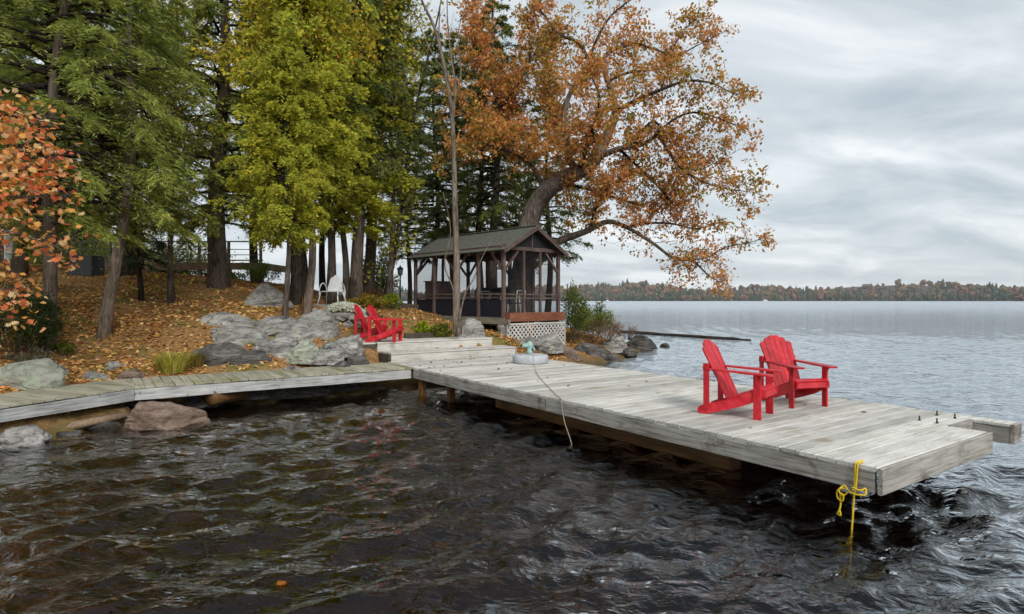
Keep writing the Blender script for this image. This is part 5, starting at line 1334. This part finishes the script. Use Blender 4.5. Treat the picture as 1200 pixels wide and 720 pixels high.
# ------------------------------------------------------------------ the orange maple hanging in from the bank
mlv = [(0, -.5), (.10, -.22), (.36, -.30), (.30, -.10), (.52, .06), (.34, .12), (.26, .32), (.12, .26), (0, .55), (-.12, .26), (-.26, .32), (-.34, .12), (-.52, .06), (-.30, -.10), (-.36, -.30), (-.10, -.22)]
def maple_leaf(name, seed, col):
    rg = random.Random(seed); k = rg.uniform(.05, .16)
    v = [(0, 0, .02)] + [(x, y, -k * (abs(x) + .4 * y * y)) for x, y in mlv]
    f = np.array([(0, i + 1, (i + 1) % 16 + 1) for i in range(16)])
    me = np_mesh(name, np.array(v), f, False, np.tile(np.array(col), (16, 1))); me.materials.append(MT['leaf'])
    return me
MCOL = [(.88, .36, .08), (.90, .46, .11), (.88, .26, .10), (.90, .58, .20), (.84, .20, .09), (.90, .66, .34), (.90, .46, .22)]
MCOL_ = [(.62, .17, .05), (.66, .24, .06), (.58, .11, .055), (.70, .33, .10), (.50, .09, .05), (.68, .40, .16), (.60, .20, .10)]
LM = [maple_leaf('leaf', i, MCOL[i % 7]) for i in range(14)]
mb0 = Vector((-9.9, 9.2, 0)); mb0.z = hz(mb0.x, mb0.y) - .05
mpl = thing('maple_sapling', 'small maple with glowing orange-red leaves on the bank by the boardwalk', 'tree', mb0)
def mlimb(*s):
    return smooth_path([(at(*q[:3]), q[3]) for q in s], 4)
base_ = (at(-160, 430, 9.2), .075)
ML = [smooth_path([(Vector((mb0.x, mb0.y, mb0.z - .1)), .085), (at(-150, 330, 9.2), .07), (at(-128, 230, 9.2), .06), (at(-110, 130, 9.2), .05), (at(-90, 40, 9.3), .03)], 4),
      mlimb((-128, 230, 9.2, .035), (-70, 190, 9.0, .028), (-20, 165, 8.9, .02), (30, 150, 8.8, .012), (55, 140, 8.8, .005)),
      mlimb((-135, 260, 9.2, .035), (-80, 250, 8.9, .028), (-20, 230, 8.7, .02), (40, 232, 8.6, .012), (86, 228, 8.6, .005)),
      mlimb((-140, 290, 9.2, .035), (-80, 290, 8.7, .028), (-20, 270, 8.5, .02), (40, 280, 8.4, .012), (80, 296, 8.4, .005)),
      mlimb((-145, 310, 9.2, .03), (-80, 340, 8.7, .024), (-30, 330, 8.5, .016), (10, 345, 8.4, .01), (14, 372, 8.4, .005)),
      mlimb((-110, 150, 9.2, .03), (-60, 140, 9.0, .024), (-10, 128, 8.9, .016), (20, 132, 8.9, .006)),
      mlimb((-20, 230, 8.7, .014), (15, 205, 8.6, .01), (50, 190, 8.6, .006), (68, 182, 8.6, .004)),
      mlimb((-60, 190, 9.0, .016), (-20, 195, 9.1, .012), (25, 180, 9.2, .007))]
for i, (P_, R_) in enumerate(ML):
    MB().tube([p - mb0 for p in P_], R_, 7, seed=i).build('trunk' if i == 0 else 'limb', 'bark', mpl)
rgm = np.random.default_rng(14); nl_ = 0; extra = []
for i, (P_, R_) in enumerate(ML[1:]):
    for _ in range(260):
        t = rgm.uniform(.15, 1.0); p = P_[min(int(t * (len(P_) - 1)), len(P_) - 1)] + Vector(rgm.normal(0, .16, 3)) * 1.15
        p.z -= abs(rgm.normal(0, .08)); px_ = 600 + p.x / p.y * FPX
        extra.append((p, px_))
vis = [e for e in extra if e[1] > -8]; hid = [e for e in extra if e[1] <= -8]
for p, _ in vis[:300]:
    o = link('leaf', LM[rgm.integers(14)], None, mpl, p - mb0, (rgm.normal(.7, .5), rgm.normal(0, .5), rgm.uniform(0, 6.28)))
    o.scale = (rgm.uniform(.07, .118),) * 3
rest = vis[300:] + hid
if rest:
    vv_, ff_, cc_ = [], [], []
    for e_ in rest:
        c_ = e_[0] - mb0; Rm = Euler((rgm.normal(.7, .5), rgm.normal(0, .5), rgm.uniform(0, 6.28))).to_matrix(); k_ = rgm.uniform(.07, .118); i0 = len(vv_)
        vv_ += [c_ + Rm @ Vector((0, 0, .02 * k_))] + [c_ + Rm @ Vector((x * k_, y * k_, -k_ * .1 * (abs(x) + .4 * y * y))) for x, y in mlv]
        ff_ += [(i0, i0 + i + 1, i0 + (i + 1) % 16 + 1) for i in range(16)]; cc_ += [MCOL[rgm.integers(7)]] * 16
    tag(link('leaves', np_mesh('leaves', np.array([v[:] for v in vv_]), np.array(ff_), False, np.array(cc_)), 'leaf', mpl), kind='stuff')
mb = MB()
for e_ in extra[::2]:
    i = rgm.integers(1, len(ML)); P_ = ML[i][0]; p = e_[0]; q_ = min((x for L_ in ML[1:] for x in L_[0]), key=lambda x: (x - p).length)
    mb.tube([q_ - mb0, q_.lerp(p, .5) - mb0 + Vector((0, 0, .02)), p - mb0], [.004, .003, .0015], 3, cap=False)
tag(mb.build('twigs', 'bark', mpl), kind='stuff')

# ------------------------------------------------------------------ shrubs and plants
def shrub(name, px, py, d, w, h, pal, label, n=2600, leaf=.07, seed=0, cat='shrub', dep=None, aspect=.5, z=None, stems=26, group=None, lift=0.0):
    c = at(px, py, d); c.z = (hz(c.x, c.y) if z is None else z) + lift; rg = np.random.default_rng(seed); dep = dep or w * .8
    t = thing(name, label, cat, c, 0, group)
    mb = MB(); tips = []
    for k in range(stems):
        a = rg.uniform(0, 6.28); r = math.sqrt(rg.random()); hh = h * (1.08 - .55 * r * r) * rg.uniform(.65, 1.1)
        e_ = Vector((r * w / 2 * math.cos(a), r * dep / 2 * math.sin(a), hh)); b0 = Vector((e_.x * .3, e_.y * .3, -.05)); md = b0.lerp(e_, .55) + Vector((e_.x * .15, e_.y * .15, .04))
        mb.tube([b0, md, e_], [.010, .007, .003], 3, cap=False); tips.append((b0, md, e_))
    mb.build('stems', 'bark', t)
    k = rg.integers(0, stems, n); s = np.sqrt(rg.uniform(.1, 1.1, n)); T = np.array([[p[:] for p in q] for q in tips])
    P = np.where((s < .55)[:, None], T[k, 0] + (T[k, 1] - T[k, 0]) * (s / .55)[:, None], T[k, 1] + (T[k, 2] - T[k, 1]) * ((s - .55) / .45)[:, None])
    P = P + rg.normal(0, .5, (n, 3)) * np.array([w, dep, h]) * .13; P[:, 2] = np.maximum(P[:, 2], .02)
    dd = rg.standard_normal((n, 3)) + np.array([0, 0, .35]); nr = rg.standard_normal((n, 3)) + np.array([0, 0, .9]); sz = leaf * rg.uniform(.6, 1.3, n)
    cl = np.clip(fbm(P * 2.2, seed, 2) * 1.4, -1, 1)
    link('foliage', kites('foliage', P, dd, nr, sz, sz * aspect, pick(rg, pal, n, .15, cl), .1), 'leaf', t)
    return t
BUSHG = [(2, (.05, .08, .016)), (3, (.12, .17, .028)), (3, (.21, .26, .04)), (1, (.34, .34, .05))]
BUSHY = [(2, (.10, .11, .015)), (3, (.22, .20, .02)), (3, (.36, .29, .03)), (2, (.40, .24, .04))]
BUSHR = [(3, (.18, .09, .05)), (3, (.32, .18, .09)), (2, (.42, .27, .13)), (1, (.22, .20, .06))]
LIME = [(2, (.14, .20, .015)), (3, (.27, .34, .02)), (3, (.42, .46, .035))]
shrub('green_shrub', 672, 402, 21.4, 1.1, 1.75, BUSHG, 'tall dark green shrub against the gazebo corner post', 3600, .08, 1, z=.75)
shrub('green_shrub', 700, 400, 22.3, 1.7, 1.15, BUSHG[1:] + [(2, (.34, .27, .03))], 'broad green and yellow shrub on the rocks by the lake', 4200, .08, 2, z=.75)
shrub('rusty_shrub', 708, 408, 21.6, 1.9, .75, BUSHR, 'dry rusty-brown shrub over the shore rocks', 3600, .06, 3, z=.65, aspect=.25)
shrub('rusty_shrub', 735, 404, 23.6, 1.1, .60, BUSHR, 'small dry brown shrub next to the humped rock', 1500, .05, 4, z=.6, aspect=.22)
shrub('lime_plant', 497, 382, 17.9, .62, .52, LIME, 'bright lime-green hosta clump by the gazebo side', 700, .15, 5, 'plant', stems=14)
shrub('lime_plant', 515, 386, 17.5, .70, .40, [(2, (.10, .12, .02)), (3, (.20, .22, .03)), (2, (.32, .30, .04))], 'low yellow-green plant in front of the gazebo posts', 700, .14, 6, 'plant', stems=14)
shrub('yellow_plant', 432, 362, 19.4, 1.3, .42, BUSHY, 'row of yellowing perennials behind the red landing chairs', 1500, .09, 7, 'plant')
shrub('lime_plant', 459, 360, 20.0, .7, .55, LIME[:2] + [(2, (.34, .33, .03))], 'yellow-green bush below the lamp post', 900, .09, 8, 'plant')
shrub('rusty_shrub', 436, 352, 21.5, 1.6, .5, [(3, (.09, .035, .02)), (3, (.17, .07, .03)), (1, (.24, .13, .04))], 'reddish-brown undergrowth at the pine trunks', 1600, .07, 9)
shrub('green_shrub', 441, 345, 25.0, 1.9, 2.3, BUSHG, 'leafy green bush on the bank behind the leaning pine', 4200, .11, 10)
shrub('yellow_plant', 371, 372, 16.9, .50, .26, [(2, (.25, .20, .03)), (3, (.45, .33, .06)), (2, (.52, .42, .12))], 'pale yellow plant at the stone wall end', 500, .09, 11, 'plant', stems=12)
shrub('green_shrub', 15, 405, 11.8, 1.7, 1.25, [(3, (.02, .035, .008)), (3, (.05, .075, .014)), (2, (.09, .11, .02))], 'dark green juniper bush beside the hemlock trunk', 5200, .10, 12, aspect=.25)
shrub('low_weed', 38, 420, 11.5, .9, .28, [(3, (.10, .10, .06)), (3, (.20, .19, .12)), (1, (.3, .29, .18))], 'pale low weeds at the foot of the hemlock trunk', 700, .06, 13, 'plant', stems=18)
shrub('green_shrub', 300, 345, 23.0, 1.9, .8, BUSHG, 'green undergrowth beyond the big grey boulder', 1800, .09, 15)
shrub('low_weed', 70, 420, 12.2, .5, .3, LIME[:1] + [(2, (.20, .17, .04))], 'small yellow-green weed between trunk and stones', 350, .07, 17, 'plant', stems=10)
shrub('green_shrub', 150, 318, 27.0, 5.5, 2.6, HEM, 'thick dark hedge of young hemlocks behind the raised deck', 9000, .16, 61, z=2.6, aspect=.3, stems=60)
shrub('green_shrub', 230, 316, 28.5, 4.0, 2.4, HEM, 'young hemlock thicket beyond the raised deck railing', 6000, .16, 62, z=2.4, aspect=.3, stems=50)
shrub('green_shrub', 60, 318, 24.0, 3.0, 1.8, HEM, 'dark thicket in front of the cottage wall', 5000, .14, 63, z=2.7, aspect=.3, stems=40)
# white mums in a pot
fp = at(402, 372, 17.35); fpz = 1.58
pot = thing('flower_pot', 'wide stone bowl of white chrysanthemums behind the landing chairs', 'planter', (fp.x, fp.y + .12, fpz - .03))
MB().lathe([(.26, 0), (.36, .10), (.40, .20), (.37, .215), (.30, .19)], 24).build('bowl', 'rock_pale', pot)
rgf = np.random.default_rng(6); mb = MB()
q = 900; th_ = rgf.uniform(0, 6.28, q); r_ = np.sqrt(rgf.random(q)) * .46
C_ = np.c_[r_ * np.cos(th_), r_ * np.sin(th_) * .8, .20 + .20 * np.sqrt(np.clip(1 - (r_ / .5) ** 2, 0, 1)) + rgf.normal(0, .02, q)]
link('foliage', kites('foliage', C_ - np.array([0, 0, .05]), rgf.standard_normal((q, 3)), rgf.standard_normal((q, 3)) + np.array([0, 0, 1]), np.full(q, .07), np.full(q, .04), pick(rgf, BUSHG[1:], q)), 'leaf', pot)
q = 2600; th_ = rgf.uniform(0, 6.28, q); r_ = np.sqrt(rgf.random(q)) * .52
C_ = np.c_[r_ * np.cos(th_), r_ * np.sin(th_) * .8, .27 + .22 * np.sqrt(np.clip(1 - (r_ / .5) ** 2, 0, 1)) + rgf.normal(0, .015, q)]
link('blossoms', kites('blossoms', C_, rgf.standard_normal((q, 3)) * np.array([1, 1, .4]), rgf.standard_normal((q, 3)) * .8 + np.array([0, -.5, 1]), np.full(q, .06), np.full(q, .055), np.clip(np.array((.78, .80, .68)) * (1 + .1 * rgf.standard_normal((q, 1))), 0, .85)), 'leaf', pot)
# yellow grass tuft by the boardwalk
def tuft(px, py, d, w, h, pal, label, n=420, seed=0):
    c = at(px, py, d); c.z = hz(c.x, c.y) - .02; rg = np.random.default_rng(seed); v, f = [], []
    for k in range(n):
        a = rg.uniform(0, 6.28); r0 = rg.random() * w * .28; r1 = r0 + w * .5 * rg.random(); hh = h * rg.uniform(.5, 1.1); wd = .008
        b0 = np.array((r0 * math.cos(a), r0 * math.sin(a), 0)); e_ = np.array((r1 * math.cos(a), r1 * math.sin(a), hh)); md = b0 * .6 + e_ * .4 + np.array((0, 0, hh * .25)); s = np.array((-math.sin(a), math.cos(a), 0)) * wd
        i = len(v); v += [b0 - s, b0 + s, md + s, md - s, e_ - s * .1, e_ + s * .1]; f += [(i, i + 1, i + 2, i + 3), (i + 3, i + 2, i + 5, i + 4)]
    cols = np.repeat(pick(rg, pal, n, .15), 2, 0)
    o = link('grass_tuft', np_mesh('grass_tuft', np.array(v), np.array(f), False, cols), 'leaf', None, c); return tag(o, label, 'grass')
tuft(203, 436, 12.3, .9, .42, [(2, (.32, .32, .05)), (3, (.56, .54, .08)), (2, (.62, .52, .16))], 'yellowing grass tuft arching over the boardwalk edge', 520, 1)
tuft(228, 430, 12.8, .6, .30, [(2, (.20, .16, .04)), (3, (.36, .27, .07))], 'dry straw-coloured grass tuft at the dark bedrock', 300, 2)

# ------------------------------------------------------------------ fallen leaves
rgl = np.random.default_rng(77)
def litter(n, x0, x1, y0, y1, keep):
    X = rgl.uniform(x0, x1, n); Y = rgl.uniform(y0, y1, n); z = height(X, Y); k = keep(X, Y, z); return X[k], Y[k], z[k]
uvw = lambda X, Y: to_uv(X, Y)
def keep(X, Y, z):
    u_, v_ = to_uv(X, Y); ok = (z > .28) & ~((u_ < 12.3) & (v_ > -.3) & (v_ < 4))
    dens = np.clip(.62 + .75 * fbm(np.c_[X * .7, Y * .7, X * 0], 5, 4), .12, 1)
    crop = (X > -8.2) & (X < -3.9) & (Y > 12.6) & (Y < 15.6)
    return ok & (rgl.random(len(X)) < dens * np.where(crop, .35, 1))
X, Y, z = litter(170000, -17, 4.5, 8, 27, keep); q = len(X)
LIT = [(2, (.20, .10, .04)), (4, (.46, .23, .075)), (4, (.68, .37, .12)), (3, (.80, .53, .24)), (1, (.58, .47, .11)), (1, (.72, .27, .09))]
sz = rgl.uniform(.05, .125, q)
lo_ = link('leaf_litter', kites('leaf_litter', np.c_[X, Y, z + rgl.uniform(.004, .03, q)], np.c_[rgl.standard_normal((q, 2)), rgl.normal(0, .25, q)], rgl.normal(0, .38, (q, 3)) + np.array([0, 0, 1]), sz, sz * rgl.uniform(.5, .9, q), pick(rgl, LIT, q, .2, np.clip(fbm(np.c_[X * .5, Y * .5, X * 0], 15, 3) * 1.2, -1, 1)), .12), 'litter')
tag(lo_, 'carpet of orange and brown fallen leaves over the wooded slope', 'leaves', kind='stuff')
FLM = [maple_leaf('fallen_leaf', 60 + i, c_) for i, c_ in enumerate([(.30, .14, .05), (.22, .10, .045), (.38, .20, .08), (.14, .07, .04)])]
for q_ in FLM:
    q_.materials.clear(); q_.materials.append(MT['litter'])
for k in range(64):
    if k < 50:
        u_, v_ = 11.1 - abs(rgl.normal(0, 1.5)), rgl.uniform(.15, 3.45)
    else:
        u_, v_ = rgl.uniform(1, 9), rgl.uniform(.1, 3.4)
    p = dk(u_, v_, DECK + .012)
    o = link('fallen_leaf', FLM[rgl.integers(4)], None, None, p, (rgl.normal(0, .2), rgl.normal(0, .2), rgl.uniform(0, 6))); o.scale = (rgl.uniform(.05, .09),) * 3
    tag(o, 'small dry brown leaf lying on the dock planks', 'leaf', 'dry leaves on the dock')
for k in range(14):
    p = dk(11.3 + rgl.uniform(.05, .62), rgl.uniform(.25, 3.7), .813 + .012)
    o = link('fallen_leaf', FLM[rgl.integers(4)], None, None, p, (rgl.normal(0, .2), rgl.normal(0, .2), rgl.uniform(0, 6))); o.scale = (rgl.uniform(.05, .09),) * 3
    tag(o, 'small dry brown leaf lying on the lower step', 'leaf', 'dry leaves on the step')
p = gat(330, 683, .02); o = link('floating_leaf', maple_leaf('floating_leaf', 99, (.62, .20, .03)), None, None, p, (.1, .05, 1.0), (.09, .09, .09)); tag(o, 'single orange leaf floating on the dark water', 'leaf')

# ------------------------------------------------------------------ specks of life on the far shore
def far_boat(px, label, s=1.0):
    p = gat(px, 353.4, 0.0); p = Vector(((px - 600) / FPX * 1290, 1290, 0)); t = thing('motor_boat', label, 'boat', p)
    MB().prism([(-4 * s, 0), (3 * s, 0), (4.6 * s, 1.5 * s), (-4 * s, 1.2 * s)], 2.4 * s, Matrix(((1, 0, 0), (0, 0, -1), (0, 1, 0))).to_4x4()).build('hull', 'white', t)
    MB().prism([(-2.5 * s, 0), (1.4 * s, 0), (.6 * s, 1.6 * s), (-2.2 * s, 1.7 * s)], 2 * s, Matrix.Translation((0, 0, 1.2 * s)) @ Matrix(((1, 0, 0), (0, 0, -1), (0, 1, 0))).to_4x4()).build('cabin', 'white', t)
far_boat(897, 'white cabin boat moored by the far wooded shore', 1.3)
far_boat(712, 'small white boat by the far shore beyond the point', .9)
def far_house(px, dist, w, wallm, label, z=1.0, dy=14):
    X = (px - 600) / FPX * dist; Y_ = float(shore(np.array(X))) - 6; X = (px - 600) / FPX * Y_; t = thing('boathouse', label, 'boathouse', (X, Y_, 0))
    MB().box((0, 0, 2.4 + z), (w, 6, 4.8)).build('wall', wallm, t)
    MB().prism([(-w / 2 - .8, 0), (w / 2 + .8, 0), (0, 3.0)], 7, Matrix.Translation((0, 0, 4.8 + z)) @ Matrix(((1, 0, 0), (0, 0, -1), (0, 1, 0))).to_4x4()).build('roof', 'shingle', t)
    for sx in (-1, 1):
        MB().box((sx * w * .24, -3.05, 2.2 + z), (w * .3, .12, 2.6)).build('door', 'black' if sx > 0 else 'white', t)
far_house(1142, 1200, 11, paint('boathouse_red', (.28, .06, .035), .7), 'red boathouse on the far shore')
far_house(1122, 1200, 9, paint('boathouse_grey', (.22, .23, .24), .7), 'low grey boathouse on the far shore')

# ------------------------------------------------------------------ the damp autumn air over the lake
m, nt, out = new_mat('pale_haze')
pv = nd(nt, 'ShaderNodeVolumePrincipled', {'Color': (0.90, 0.94, 1.0, 1), 'Density': 0.00010, 'Anisotropy': 0.0})
nt.links.new(pv.outputs[0], out.inputs['Volume'])
haze = MB().box((0, 700, 50), (10800, 10800, 122)).build('haze', m)
tag(haze, 'thin pale haze over the lake softening the far shore', 'haze', kind='stuff')
cy.volume_bounces = 0
